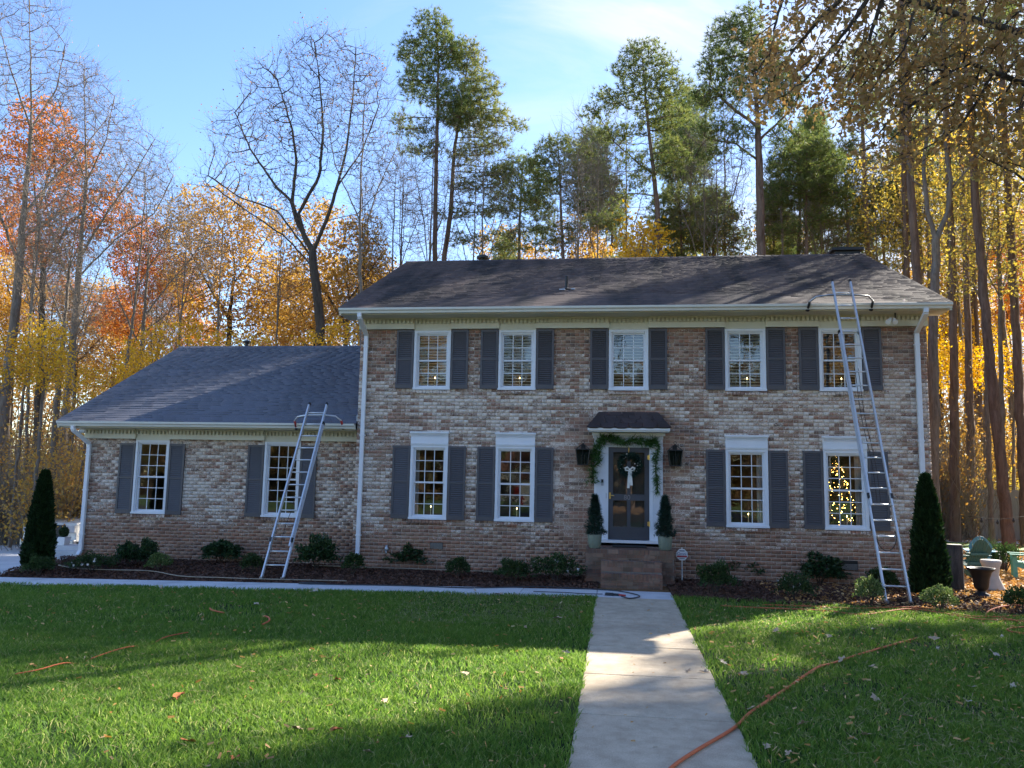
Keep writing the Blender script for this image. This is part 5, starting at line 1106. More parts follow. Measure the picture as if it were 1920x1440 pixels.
# the street and a pale house across it, mirrored in the panes
sheet('street', None, np.linspace(-60, 60, 10), np.linspace(-16, -9, 3), simple('asphalt', (.05, .05, .05), .9), -.015)
hs_ = thing('street_house', 'pale sided house across the street, mirrored in a lower window', 'house', (-9.5, -40, 0))
hw = MB().box((-16, -46, -.3), (-4, -40, 3.2)).build('wall', simple('pale_siding', (.62, .58, .48), .8), hs_)
for x in (-14, -11.2, -6.2): MB().box((x, -40.0, 1.0), (x+.9, -39.96, 2.4)).build('window', BLACKP, hs_)
MB().box((-9.4, -40, 0), (-8.4, -39.95, 2.2)).build('door', REDR, hs_)
MB().prismx([(-39.4, 3.15), (-43, 5.2), (-46.6, 3.15)], -16.5, -3.5).build('roof', simple('brown_roof', (.12, .06, .04), .9), hs_)

# ------------------------------------------------------------------ things in the windows
CX = lambda w: (w[0]+w[1])/2
for i, (a, b) in enumerate(UW):
    t = thing('window_blind', ['cream slatted blind in the leftmost upper window', 'cream slatted blind in the upper window that mirrors the sky', 'cream slatted blind in the upper window above the front door', 'cream slatted blind in the fourth upper window', 'cream slatted blind in the upper window behind the tall ladder'][i], 'blind', (CX((a, b)), 18.15, 4.15), 'blinds in the upper windows')
    me = unit_box('slat', BLIND) if i == 0 else me
    for k in range(18): piece('slat', me, t, (CX((a, b)), 18.155, 4.20+k*.070), (b-a-.12, .048, .003), (R_(30 if i < 4 else 12), 0, 0))
    MB().box((a+.06, 18.13, 5.45), (b-.06, 18.18, 5.50)).build('head_rail', BLIND, t)
def candle(x, z, Y, label):
    t = thing('window_candle', label, 'candle', (x, Y, z), 'electric candles in the windows')
    MB().lathe((x, Y, z), [(.04, 0), (.04, .015), (.015, .03), (.011, .04), (.011, .19), (.009, .19)], 10).build('candlestick', simple('candle_ivory', (.75, .65, .42), .5), t)
    MB().lathe((x, Y, z+.19), [(.006, 0), (.010, .012), (.006, .035), (.001, .045)], 8).build('bulb', CANDLE, t)
for k, lab in ((('U', 0), 'ivory candle in the leftmost upper window'), (('U', 1), 'ivory candle in the second upper window'), (('U', 3), 'ivory candle in the fourth upper window'), (('U', 4), 'ivory candle in the upper window behind the tall ladder')):
    candle(CX(UW[k[1]])+.05, 4.21, 18.115, lab)
for k, lab in ((0, 'ivory candle in the lower window nearest the wing'), (1, 'ivory candle in the lower window mirroring a pale house'), (2, 'ivory candle in the first lower window right of the door'), (3, 'ivory candle in front of the lit christmas tree')):
    candle(CX(LW[k])+.04, 1.215, 18.125, lab)
def xmas(label, x, y, z, h, w, nl, seed):
    r = np.random.default_rng(seed); t = thing('christmas_tree', label, 'christmas tree', (x, y, z))
    n = 2600; hh = r.random(n)**1.4; a = r.random(n)*2*np.pi; rr = w*(1-hh)*(.5+.5*r.random(n)); c = np.stack([rr*np.cos(a), rr*np.sin(a), .15+hh*(h-.15)], 1)
    lv, lf = tufts(c, np.stack([np.cos(a), np.sin(a), np.full(n, .1)], 1), r, 7, .11, .006); o = link('branches', fast_mesh('branches', lv, lf), L_TOPI, t); o['kind'] = 'stuff'
    MB().tube([(x, y, z), (x, y, z+h*.9)], [.05, .01], 8).build('trunk', BARKD, t)
    L = MB()
    for i in range(nl):
        q = r.random()**1.2; a = r.random()*2*np.pi; rr = w*(1-q)*(.85+.2*r.random()); p = (x+rr*math.cos(a), y+rr*math.sin(a), z+.15+q*(h-.2)); s = .0085
        L.add([(p[0]+s, p[1], p[2]), (p[0]-s, p[1], p[2]), (p[0], p[1]+s, p[2]), (p[0], p[1]-s, p[2]), (p[0], p[1], p[2]+s), (p[0], p[1], p[2]-s)], [(0, 2, 4), (2, 1, 4), (1, 3, 4), (3, 0, 4), (2, 0, 5), (1, 2, 5), (3, 1, 5), (0, 3, 5)])
    o = L.build('fairy_lights', FAIRY, t, fixn=False); o['kind'] = 'stuff'
xmas('christmas tree with warm fairy lights in the lower window behind the tall ladder', 5.10, 19.3, .60, 2.35, .62, 420, 71)
xmas('christmas tree with golden lights inside the first lower window right of the door', 2.45, 19.0, .60, 1.95, .30, 260, 72)
for i, (x, Y, lab) in enumerate([(3.20, 18.2, 'pale curtain at the right side of the first lower window right of the door'), (5.27, 18.2, 'pale curtain at the right side of the lower window behind the ladder'), (-4.62, 18.2, 'pale curtain at the left side of the lower window nearest the wing')]):
    c = MB(); n = 14; pts = [(x-.09+.18*k/n, Y+.018*math.sin(k*1.9)) for k in range(n+1)]
    for a, b in zip(pts[:-1], pts[1:]): c.add([(a[0], a[1], .85), (b[0], b[1], .85), (b[0]*1, b[1], 2.85), (a[0], a[1], 2.85)], [(0, 1, 2, 3)])
    o = c.build('curtain', CURT, None, (x, Y, .85), fixn=False); tag(o, lab, 'curtain', 'curtains in the lower windows'); sm = o.modifiers.new('thick', 'SOLIDIFY'); sm.thickness = .004

# ------------------------------------------------------------------ ladders
def ladder(label, fL, fR, tL, tR, seg_base, seg_fly, wbar, red, stab_at):
    """foot and top points of both rails; base and fly sections overlap"""
    fL, fR, tL, tR = map(Vector, (fL, fR, tL, tR)); base = (fL+fR)/2; L = (tL-fL).length
    t = thing('extension_ladder', label, 'ladder', tuple(base), 'extension ladders leaning on the eaves')
    dn = ((tL-fL).normalized()).cross((fR-fL).normalized()); dn.normalize()
    if dn.y > 0: dn = -dn           # towards the camera side
    at = lambda A, B, s: A+(B-A)*s
    xw = (fR-fL).normalized()
    for (s0, s1, off, ins) in ((seg_base[0], seg_base[1], 0.0, 0), (seg_fly[0], seg_fly[1], .050, .018)):
        for A, B, sg in ((fL, tL, 1), (fR, tR, -1)):
            p, q = at(A, B, s0)+dn*off+xw*sg*ins, at(A, B, s1)+dn*off+xw*sg*ins; m_ = MB(); m_.beam(p, q, .022, .068, xw.cross(q-p)); m_.beam(p+xw*sg*-.008+dn*.028, q+xw*sg*-.008+dn*.028, .030, .008, xw.cross(q-p)); m_.beam(p+xw*sg*-.008-dn*.028, q+xw*sg*-.008-dn*.028, .030, .008, xw.cross(q-p))
            m_.build('rail', ALU, t)
            if off: MB().beam(at(A, B, s1)+dn*off+xw*sg*ins, at(A, B, s1)+dn*off+xw*sg*ins+(B-A).normalized()*.05, .034, .08, xw.cross(q-p)).build('rail_cap', BLACKP, t)
            else:
                MB().beam(at(A, B, s1), at(A, B, s1)+(B-A).normalized()*.06, .045, .10, xw.cross(q-p)).build('rail_guide', BLACKP, t)
                MB().box(tuple(A+Vector((-.03, -.045, -.02))), tuple(A+Vector((.03, .045, .05)))).build('foot', STEEL, t)
        n0, n1 = int(math.ceil((s0*L+.12)/.302)), int((s1*L-.02)/.302)
        for k in range(n0, n1+1):
            s = (k*.302)/L
            if s*L > s1*L: break
            a, b = at(fL, tL, s)+dn*off+xw*ins, at(fR, tR, s)+dn*off-xw*ins
            if off == 0 and seg_fly[0] < s < seg_base[1] and k % 1 == 0 and s > seg_fly[0]+.02: continue
            MB().tube([a, b], .0165, 8).build('rung', ALU, t, smooth=True)
    # rung locks and the stand-off bar
    for A, B in ((fL, tL), (fR, tR)):
        c = at(A, B, seg_fly[0]+.02)+dn*.06; MB().beam(c, c+(B-A).normalized()*.10, .05, .05).build('rung_lock', BLACKP, t)
    s = (L-stab_at)/L; c = (at(fL, tL, s)+at(fR, tR, s))/2; y = (tL-fL).normalized()
    h = wbar/2; back = -dn
    pts = [c-xw*h+back*.34-y*.12, c-xw*(h-.01)+back*.16-y*.05, c-xw*(h-.12)+back*.04, c-xw*(h-.34)+dn*.02, c-xw*.2+dn*.03, c+xw*.2+dn*.03, c+xw*(h-.34)+dn*.02, c+xw*(h-.12)+back*.04, c+xw*(h-.01)+back*.16-y*.05, c+xw*h+back*.34-y*.12]
    sb = MB().tube(pts, .019, 10).build('stabilizer_bar', STEEL if not red else ALU, t, smooth=True)
    for p, q in ((pts[1], pts[0]), (pts[-2], pts[-1])):
        MB().tube([p, q], [.026, .030], 10).build('grip', REDR if red else BLACKP, sb, smooth=True)
        d = (q-p).normalized(); MB().tube([q, q+d*.05], [.042, .045], 10).build('rubber_pad', BLACKP, sb, smooth=True)
    return t, dn, at
aR, bR = onG(1661, 1130), onG(1709, 1133); yr = (aR[1]+bR[1])/2
def eave_pt(px, py, Y): return onY(px, py, Y)
tR_ = (eave_pt(1558, 531, 17.18), eave_pt(1594, 531, 17.18))
ladR, dn, at = ladder('tall aluminium extension ladder with black tipped stand-off bar leaning on the main roof gutter', (aR[0], yr, aR[2]), (bR[0], yr, bR[2]), tR_[0], tR_[1], (0, .82), (.27, 1.0), 1.30, False, .30)
aL, bL = onG(489, 1086), onG(531, 1086); yl = (aL[1]+bL[1])/2
tL_ = (onY(580, 761, 17.78), onY(615, 761, 17.78))
ladL, _, _ = ladder('shorter aluminium extension ladder with red tipped stand-off bar leaning on the wing gutter', (aL[0], yl, aL[2]), (bL[0], yl, bL[2]), tL_[0], tL_[1], (0, .88), (.17, 1.0), 1.15, True, .26)
# ropes of the tall ladder
m_ = MB(); A, B = (Vector((aR[0], yr, 0))+Vector((bR[0], yr, 0)))/2, (Vector(tR_[0])+Vector(tR_[1]))/2
for dx in (-.035, .03): m_.tube([A+(B-A)*s+Vector((dx+.02*math.sin(s*20), .03, 0)) for s in np.linspace(.28, .70, 14)], .006, 6)
c = A+(B-A)*.19; m_.tube([c+Vector((.17*math.cos(q)-.02, -.09, .25*math.sin(q)-.05)) for q in np.linspace(math.pi*.95, 2.15*math.pi, 14)], .009, 6)
rp = m_.build('rope', simple('dark_rope', (.05, .04, .035), .9), ladR); 
m_ = MB(); A, B = (Vector((aL[0], yl, 0))+Vector((bL[0], yl, 0)))/2, (Vector(tL_[0])+Vector(tL_[1]))/2
m_.tube([A+(B-A)*s+Vector((.02*math.sin(s*20), .03, 0)) for s in np.linspace(.16, .45, 10)], .006, 6); m_.build('rope', rp.data.materials[0], ladL)

# ------------------------------------------------------------------ planting along the house
def shrub(name, seed, w, h, n, size, m, stems=7, aspect=.45, lean=.0, flowers=0, lump=.22):
    r = np.random.default_rng(seed); t = thing(name, 'x', 'shrub', (0, 0, 0), 'foundation shrubs along the house')
    ph = r.random(6)*6.28; u = r.normal(size=(n, 3)); u /= np.linalg.norm(u, axis=1)[:, None]; u[:, 2] = np.abs(u[:, 2])*1.25-.30
    k = 1+lump*(np.sin(u[:, 0]*5+ph[0])*np.sin(u[:, 1]*6+ph[1])+np.sin(u[:, 2]*7+ph[2]+u[:, 0]*3)*.6); rad = (.45+.55*r.random(n)**.5)*k
    c = np.stack([u[:, 0]*rad*w/2, u[:, 1]*rad*w/2, h*.45+u[:, 2]*rad*h*.52], 1); c[:, 2] = np.maximum(c[:, 2], .02)
    s = size*(.6+.8*r.random(n))[:, None]; d = u+r.normal(0, .6, (n, 3)); d[:, 2] += .3; d /= np.linalg.norm(d, axis=1)[:, None]; e = np.cross(d, r.normal(size=(n, 3))); e /= np.linalg.norm(e, axis=1)[:, None]; q = np.cross(d, e)
    V = np.stack([c, c+d*s*.55+e*s*aspect+q*s*.1, c+d*s*1.2, c+d*s*.55-e*s*aspect+q*s*.1], 1).reshape(-1, 3); i = (np.arange(n)*4)[:, None]
    o = link('foliage', fast_mesh('foliage', V, i+np.array([[0, 1, 2, 3]])), m, t); o['kind'] = 'stuff'
    st = MB()
    for j in range(stems):
        a = r.random()*6.28; st.tube([(0.02*math.cos(a), .02*math.sin(a), -.02), (w*.18*math.cos(a), w*.18*math.sin(a), h*.4), (w*.32*math.cos(a), w*.32*math.sin(a), h*.75)], [.012, .008, .003], 5)
    st.build('stem', BARKD, t, fixn=False)
    if flowers:
        for j in range(flowers):
            u_ = r.normal(size=3); u_ /= np.linalg.norm(u_); p = (u_[0]*w*.5, -abs(u_[1])*w*.45, h*(.35+.5*r.random())); f = MB()
            for q_ in range(5):
                a = q_*1.256; f.add([p, (p[0]+.025*math.cos(a-.5), p[1]-.012, p[2]+.025*math.sin(a-.5)), (p[0]+.036*math.cos(a), p[1]-.02, p[2]+.036*math.sin(a)), (p[0]+.025*math.cos(a+.5), p[1]-.012, p[2]+.025*math.sin(a+.5))], [(0, 1, 2, 3)])
            f.build('flower', PETAL, t, fixn=False)
    return t
SD1 = shrub('holly_bush', 81, .86, .66, 3000, .052, L_DARK, lump=.42); SD2 = shrub('holly_bush', 82, .86, .66, 3000, .052, L_DARK, lump=.42)
SM1 = shrub('small_bush', 83, .55, .46, 2000, .030, L_MID); SY1 = shrub('small_bush', 84, .55, .46, 2000, .028, L_VAR)
SR1 = shrub('rose_bush', 85, .95, .45, 2200, .032, L_MID, flowers=7, lump=.4); SG1 = shrub('small_bush', 86, .75, .50, 2600, .032, L_MID, lump=.3)
SRC = {'D1': SD1, 'D2': SD2, 'M': SM1, 'Y': SY1, 'R': SR1, 'G': SG1}; first = set()
def put_shrub(k, px, pyb, w, h, label, rot=0):
    """px centre, pyb foot of the bush in the photo, w/h its size there"""
    p = onG(px, pyb); d = p[1]*1.0; W = w*d/FPX; H = h*d/FPX*1.05; s = SRC[k]; w0, h0 = {'D1': (.86, .66), 'D2': (.86, .66), 'M': (.55, .46), 'Y': (.55, .46), 'R': (.95, .45), 'G': (.75, .5)}[k]
    o = s if k not in first else copy_tree(s); first.add(k); o.location = (p[0], p[1], p[2]-.01); o.rotation_euler = (0, 0, R_(rot)); o.scale = (W/w0, W/w0, H/h0); o['label'] = label; return o
for a in [('G', 72, 1078, 52, 38, 'grey green bush at the foot of the left arborvitae'), ('R', 172, 1070, 80, 32, 'low rose bush with white blooms right of the left arborvitae'), ('D1', 240, 1062, 42, 46, 'left bush of the dark holly pair under the wing window'), ('D2', 272, 1062, 42, 46, 'right bush of the dark holly pair under the wing window', 60),
          ('Y', 298, 1070, 42, 36, 'small yellow green bush beside the dark holly pair'), ('D1', 413, 1054, 62, 40, 'dark holly between the two wing windows', 120), ('M', 473, 1073, 42, 36, 'small bush left of the short ladder'), ('D2', 594, 1066, 64, 54, 'dark spiky holly right of the short ladder', 30), ('M', 662, 1076, 40, 40, 'small bush at the foot of the left downspout', 100),
          ('D1', 774, 1066, 68, 50, 'dark holly beside the left foundation vent', 200), ('M', 858, 1083, 44, 38, 'small clipped bush between two dark hollies', 200), ('D2', 960, 1066, 78, 44, 'dark holly under the window nearest the steps', 250), ('G', 962, 1090, 62, 40, 'grey green bush before the holly nearest the steps', 50), ('R', 1042, 1090, 92, 46, 'rose bush with white blooms left of the front steps', 140),
          ('D1', 1384, 1084, 80, 52, 'dark holly right of the security sign', 300), ('G', 1342, 1112, 64, 54, 'mid green bush nearest the security sign', 120), ('R', 1492, 1124, 66, 44, 'low rose bush with white blooms between the right hollies', 220), ('D2', 1537, 1094, 78, 46, 'dark holly left of the right foundation vent', 10),
          ('Y', 1632, 1134, 46, 50, 'pale variegated bush at the foot of the tall ladder', 60), ('M', 1655, 1108, 50, 40, 'small dark bush behind the tall ladder', 250), ('Y', 1762, 1145, 54, 44, 'small yellow green bush in front of the right arborvitae', 150), ('G', 1915, 1150, 55, 45, 'bush cut off by the right picture edge', 200), ('R', 1884, 1072, 60, 46, 'ferny bush behind the hourglass stool', 30)]: put_shrub(*a)
def arborvitae(label, seed, px, pyb, w, h):
    p = onG(px, pyb); d = p[1]; W, H = w*d/FPX, h*d/FPX; r = np.random.default_rng(seed); n = 17000; q = r.random(n)**.85; a = r.random(n)*2*np.pi
    prof = np.minimum(1, (1-q)**.62*1.05)*np.where(q < .12, .80+q*1.6, 1); lum = 1+.10*np.sin(a*5+q*14)+.07*np.sin(a*9-q*23); rr = W/2*prof*lum*(.72+.3*r.random(n)**.5)
    c = np.stack([rr*np.cos(a), rr*np.sin(a), .06+q*H*.98], 1); D = np.stack([np.cos(a)*.45, np.sin(a)*.45, np.full(n, .9)], 1)+r.normal(0, .28, (n, 3)); D /= np.linalg.norm(D, axis=1)[:, None]; e = np.cross(D, r.normal(size=(n, 3))); e /= np.linalg.norm(e, axis=1)[:, None]; s = (.055+.05*r.random(n))[:, None]
    V = np.stack([c, c+D*s*.6+e*s*.28, c+D*s*1.3, c+D*s*.6-e*s*.28], 1).reshape(-1, 3)
    t = thing('arborvitae', label, 'shrub', (p[0], p[1], p[2]), 'columnar arborvitae at the house corners'); o = link('foliage', fast_mesh('foliage', V, (np.arange(n)*4)[:, None]+np.array([[0, 1, 2, 3]])), L_ARB, t); o['kind'] = 'stuff'
    MB().lathe(tuple(p), [(.05, -.05), (.045, H*.5), (.01, H*.93)], 8).build('trunk', BARKD, t)
    core = MB().lathe(tuple(p), [(W*.28, .10), (W*.33, H*.2), (W*.27, H*.5), (W*.15, H*.75), (.02, H*.9)], 14).build('inner_growth', L_ARB, t, smooth=True)
    return t
arborvitae('columnar arborvitae at the left end of the wing', 91, 69, 1072, 52, 194); arborvitae('columnar arborvitae at the right corner of the house', 92, 1745, 1122, 56, 206)
# bare climbing rose by the steps
cl = MB(); r = np.random.default_rng(5); b0 = onG(1068, 1075)
for k in range(7):
    p = Vector((b0[0]+r.uniform(-.1, .25), 17.5+r.uniform(-.1, .2), .02)); pts = [p]
    for j in range(7): p = p+Vector((r.normal(.02, .07), r.normal(0, .03), .12+.08*r.random())); p.y = min(p.y, 17.9); pts.append(p)
    cl.tube(pts, [.007*(1-.1*j) for j in range(8)], 5)
tag(cl.build('climbing_rose', TWIG, None, (b0[0], 17.5, 0), fixn=False), 'bare thorny climbing rose stems against the wall left of the steps', 'climber')

# potted dwarf conifers on the top step
def topiary(label, px, seed):
    z = .682; y = 17.05; c = onY(px, 1020, y); x = c[0]; t = thing('potted_conifer', label, 'potted plant', (x, y, z), 'potted conifers beside the door')
    pot = MB().lathe((x, y, z), [(.105, 0), (.125, .03), (.142, .15), (.150, .27), (.150, .285), (.132, .285), (.128, .25), (.0, .25)], 24, cap=False).build('pot', simple('celadon_glaze', (.17, .20, .155), .45, 0, .15, 8), t, smooth=True)
    r = np.random.default_rng(seed); n = 1300; q = r.random(n); a = r.random(n)*6.28; rr = (.165*(1-q)**.8+.012)*(.35+.8*r.random(n))*(1+.25*np.sin(a*3+q*19)); C = np.stack([rr*np.cos(a), rr*np.sin(a), .27+q*.82], 1); D = np.stack([np.cos(a), np.sin(a), .9+0*a], 1)
    lv, lf = tufts(C, D, r, 7, .075, .0045); o = link('foliage', fast_mesh('foliage', lv, lf), L_TOPI, t); o['kind'] = 'stuff'
    MB().tube([(x, y, z+.24), (x, y, z+1.0)], [.014, .004], 6).build('trunk', BARKD, t)
topiary('potted spiky conifer left of the front door', 1115, 3); topiary('potted spiky conifer right of the front door', 1247, 4)
# garland round the door
def sprays(path, r, per, spread, L=.14, up=-.15):
    P = np.array(path); k = r.integers(0, len(P)-1, per); f = r.random(per)[:, None]; c = P[k]*(1-f)+P[k+1]*f+r.normal(0, spread, (per, 3))*np.array([1, .4, 1]); tdir = P[k+1]-P[k]; tdir /= np.linalg.norm(tdir, axis=1)[:, None]+1e-9
    D = tdir*.6+r.normal(0, .55, (per, 3)); D[:, 2] += up; D[:, 1] = -np.abs(D[:, 1])*.6; return tufts(c, D, r, 7, L, .008)
r = np.random.default_rng(33); yg = MY-.16
gp = [onY(x, y, yg) for x, y in ((1112, 905), (1110, 880), (1118, 860), (1116, 845), (1124, 830), (1130, 820), (1150, 822), (1170, 830), (1186, 824), (1200, 826), (1215, 832), (1228, 824), (1234, 838), (1230, 860), (1229, 885), (1233, 905), (1232, 925))]
gt = thing('door_garland', 'green cedar garland draped over and down both sides of the front door', 'garland', tuple(gp[6]))
MB().tube(gp, .010, 6).build('cord', BARKD, gt, smooth=True)
wts = [(gp[:6], 150, .055), (gp[5:12], 150, .032), (gp[11:], 80, .02)]; vs, fs, b = [], [], 0
for seg, n, sp in wts: v, f = sprays(seg, r, n, sp); vs.append(v); fs.append(f+b); b += len(v)
o = link('greenery', fast_mesh('greenery', np.concatenate(vs)-np.array(gp[6]), np.concatenate(fs)), L_GARL, gt); o['kind'] = 'stuff'
# wreath with ribbon bow
wc = np.array([onY(1181, 872, MY-.06)[0], MY-.065, onY(1181, 872, MY-.06)[2]]); wt = thing('door_wreath', 'round dark evergreen wreath with a white ribbon bow on the storm door', 'wreath', tuple(wc))
th = r.random(900)*2*np.pi; C = np.stack([.20*np.cos(th), -.02*r.random(900), .20*np.sin(th)], 1)+r.normal(0, .025, (900, 3)); D = np.stack([np.cos(th+.9), -.5+0*th, np.sin(th+.9)], 1); lv, lf = tufts(C, D, r, 6, .085, .006)
o = link('greenery', fast_mesh('greenery', lv, lf), L_TOPI, wt); o['kind'] = 'stuff'
MB().tube([tuple(wc+np.array([.2*math.cos(q), 0, .2*math.sin(q)])) for q in np.linspace(0, 2*math.pi, 25)], .018, 8).build('ring', BARKD, wt, smooth=True)
B = MB(); bx, by, bz = wc[0]+.0, wc[1]-.06, wc[2]-.10
RB = simple('white_ribbon', (.68, .66, .60), .5)
for sx in (-1, 1):
    B.tube([(bx, by, bz), (bx+sx*.06, by-.03, bz+.05), (bx+sx*.10, by-.02, bz+.03), (bx+sx*.09, by, bz-.02), (bx+sx*.04, by-.01, bz-.02), (bx, by, bz)], [.012, .022, .026, .024, .016, .012], 6)
    B.beam((bx+sx*.008, by-.015, bz-.01), (bx+sx*.035, by-.02, bz-.38+sx*.03), .055, .004, (0, 1, 0))
B.box((bx-.022, by-.035, bz-.022), (bx+.022, by-.005, bz+.022)); B.build('bow', RB, wt, smooth=False)

bm_ = MB()
for q in range(46):
    a = r.random()*6.28; p = wc+np.array([(.2+r.normal(0, .03))*math.cos(a), -.035, (.2+r.normal(0, .03))*math.sin(a)]); s_ = .009; bm_.box(tuple(p-s_), tuple(p+s_))
bm_.build('berries', PETAL, wt)['kind'] = 'stuff'
# yard sign
sp = onG(1279, 1090); sg = thing('yard_sign', 'small white octagonal security sign on a thin white stake right of the steps', 'sign', tuple(sp)); cz = onY(1279, 1040, sp[1])[2]; rr = .128
MB().tube([(sp[0], sp[1]+.012, -.05), (sp[0], sp[1]+.012, cz+.15)], .011, 8).build('stake', CHALK, sg)
oc = [(sp[0]+rr*math.cos(R_(22.5+45*k)), cz+rr*math.sin(R_(22.5+45*k))) for k in range(8)]; MB().prism(oc, sp[1]-.004, sp[1]).build('board', CHALK, sg)
BLUE = simple('blue_print', (.03, .06, .22), .5); REDP = simple('red_print', (.45, .05, .06), .5); GREYP = simple('grey_print', (.12, .15, .22), .5)
text('lettering', 'Omni', (sp[0]-.005, sp[1]-.006, cz+.016), .085, BLUE, sg, .0008)
MB().box((sp[0]-.105, sp[1]-.0065, cz-.055), (sp[0]+.105, sp[1]-.0045, cz-.020)).build('red_band', REDP, sg)
MB().box((sp[0]-.055, sp[1]-.0065, cz+.070), (sp[0]+.055, sp[1]-.0045, cz+.090)).build('blue_band', GREYP, sg); MB().box((sp[0]-.055, sp[1]-.0065, cz-.085), (sp[0]+.055, sp[1]-.0045, cz-.073)).build('grey_band', GREYP, sg)
# path light
q = onG(1023, 1078); tag(MB().lathe(tuple(q), [(.006, 0), (.006, .34), (.05, .345), (.045, .36), (.012, .40), (.002, .41)], 12).build('path_light', BLACKM, None, tuple(q), smooth=False), 'small black path light between the bushes left of the steps', 'garden light')

# ------------------------------------------------------------------ hoses and cords
def hose(name, pts, r, m, label, cat, group=None, smooth=6, zj=.0):
    P = [np.array(p, float) for p in pts]; out = []
    for i in range(len(P)-1):
        p0, p1, p2, p3 = P[max(i-1, 0)], P[i], P[i+1], P[min(i+2, len(P)-1)]
        for k in range(smooth):
            t = k/smooth; out.append(.5*((2*p1)+(-p0+p2)*t+(2*p0-5*p1+4*p2-p3)*t*t+(-p0+3*p1-3*p2+p3)*t**3))
    out.append(P[-1]); mid = tuple(out[len(out)//2])
    o = MB().tube(out, r, 8).build(name, m, None, mid, smooth=True, fixn=False); return tag(o, label, cat, group)
ORG = simple('orange_rubber', (.50, .12, .04), .75, 0, .12, 6); BEI = simple('beige_hose_rubber', (.30, .25, .18), .6); BLK = simple('black_cord_rubber', (.02, .022, .024), .5)
g = lambda px, py, z=.03: tuple(onG(px, py)+np.array([0, 0, z]))
hose('orange_hose', [g(1240, 1466), g(1268, 1440), g(1310, 1412), g(1376, 1372), g(1405, 1345, .035), g(1440, 1320), g(1480, 1293), g(1530, 1258, .03), g(1560, 1247, .02), g(1610, 1232, .03), g(1655, 1217, .02), g(1720, 1196, .0)], .014, ORG, 'orange hose crossing the path corner and the right lawn', 'hose')
hose('orange_hose', [g(1352, 1138, .02), g(1400, 1142), g(1500, 1146), g(1560, 1150), g(1620, 1156), g(1700, 1148, .05), g(1760, 1152), g(1830, 1164), g(1900, 1166), g(1970, 1170), g(2010, 1150), g(1960, 1142), g(1900, 1138), g(1860, 1146), g(1850, 1158), g(1880, 1162), g(1940, 1176), g(1985, 1186), g(1940, 1192), g(1895, 1188), g(1900, 1181), g(1990, 1176)], .014, ORG, 'orange hose running along the right bed edge to a loose coil', 'hose')
hose('orange_hose', [g(1430, 1136, .02), g(1520, 1140), g(1600, 1144), g(1680, 1143, .04), g(1740, 1144), g(1800, 1156), g(1850, 1160), g(1930, 1157)], .011, ORG, 'second thinner orange cord beside the one on the right bed edge', 'hose')
hose('orange_hose', [g(28, 1272, .045), g(70, 1265, .05), g(118, 1252, .05), g(150, 1244, .0), g(180, 1237, .035), g(235, 1221, .045), g(280, 1209, -.0), g(310, 1201, .045), g(352, 1192, .045)], .0075, ORG, 'orange hose half sunk in the grass of the left lawn', 'hose')
hose('orange_hose', [g(393, 1146, .045), g(400, 1151, .05), g(420, 1154, .04)], .013, ORG, 'short orange end of hose showing in the left lawn', 'hose'); hose('orange_hose', [g(494, 1160, .04), g(503, 1164, .05), g(504, 1170, .045), g(492, 1176, .04)], .013, ORG, 'hooked orange piece of hose showing in the left lawn', 'hose')
hose('garden_hose', [g(110, 1062), g(140, 1068), g(200, 1071), g(280, 1073), g(340, 1083), g(420, 1086), g(470, 1088), g(560, 1090), g(650, 1092)], .012, BEI, 'beige garden hose lying along the mulch of the wing bed', 'hose')
hose('garden_hose', [(p[0], 17.72, .05) for p in (onG(x, 1060) for x in (600, 640, 690, 715, 760, 810, 850, 900, 930, 1000))], .010, BEI, 'beige hose along the foot of the wall left of the steps', 'hose')
hose('power_cord', [g(560, 1097), g(640, 1099), g(760, 1101), g(880, 1105), g(1000, 1103), g(1080, 1106), g(1150, 1110), g(1190, 1117), g(1199, 1122), g(1180, 1125), g(1165, 1121)], .011, BLK, 'long black hose looping over the walk in front of the steps', 'hose')
hose('power_cord', [g(1000, 1112), g(1060, 1114), g(1090, 1116), g(1130, 1117)], .007, BLK, 'thin black cord on the walk ending at the spray gun', 'cord')
sgp = onG(1150, 1118); sgn = thing('spray_gun', 'black and red pressure washer gun lying on the walk by the steps', 'spray gun', tuple(sgp))
MB().hexa([tuple(sgp+np.array(v)) for v in ((-.16, -.03, .013), (.0, -.05, .013), (.02, .03, .013), (-.15, .05, .013), (-.15, -.02, .06), (-.01, -.04, .06), (.0, .02, .06), (-.14, .04, .06))]).tube([tuple(sgp+np.array([-.02, 0, .035])), tuple(sgp+np.array([.10, -.03, .035]))], .022, 8).build('body', BLACKP, sgn, bevel=.004)
MB().tube([tuple(sgp+np.array([.10, -.03, .035])), tuple(sgp+np.array([.22, -.07, .03]))], .016, 8).build('grip', REDR, sgn, smooth=True)
wp = onG(585, 1096); w_ = thing('spray_gun', 'black nozzle and hose loop lying on the walk by the short ladder', 'spray gun', tuple(wp))
MB().tube([tuple(wp+np.array([.24*math.cos(q), .05*math.sin(q)*1.4, .025])) for q in np.linspace(.3, 5.6, 16)], .012, 8).tube([tuple(wp+np.array([-.25, -.05, .03])), tuple(wp+np.array([.05, .06, .03])), tuple(wp+np.array([.28, 0, .03]))], .020, 8).build('body', BLACKP, w_, smooth=True)

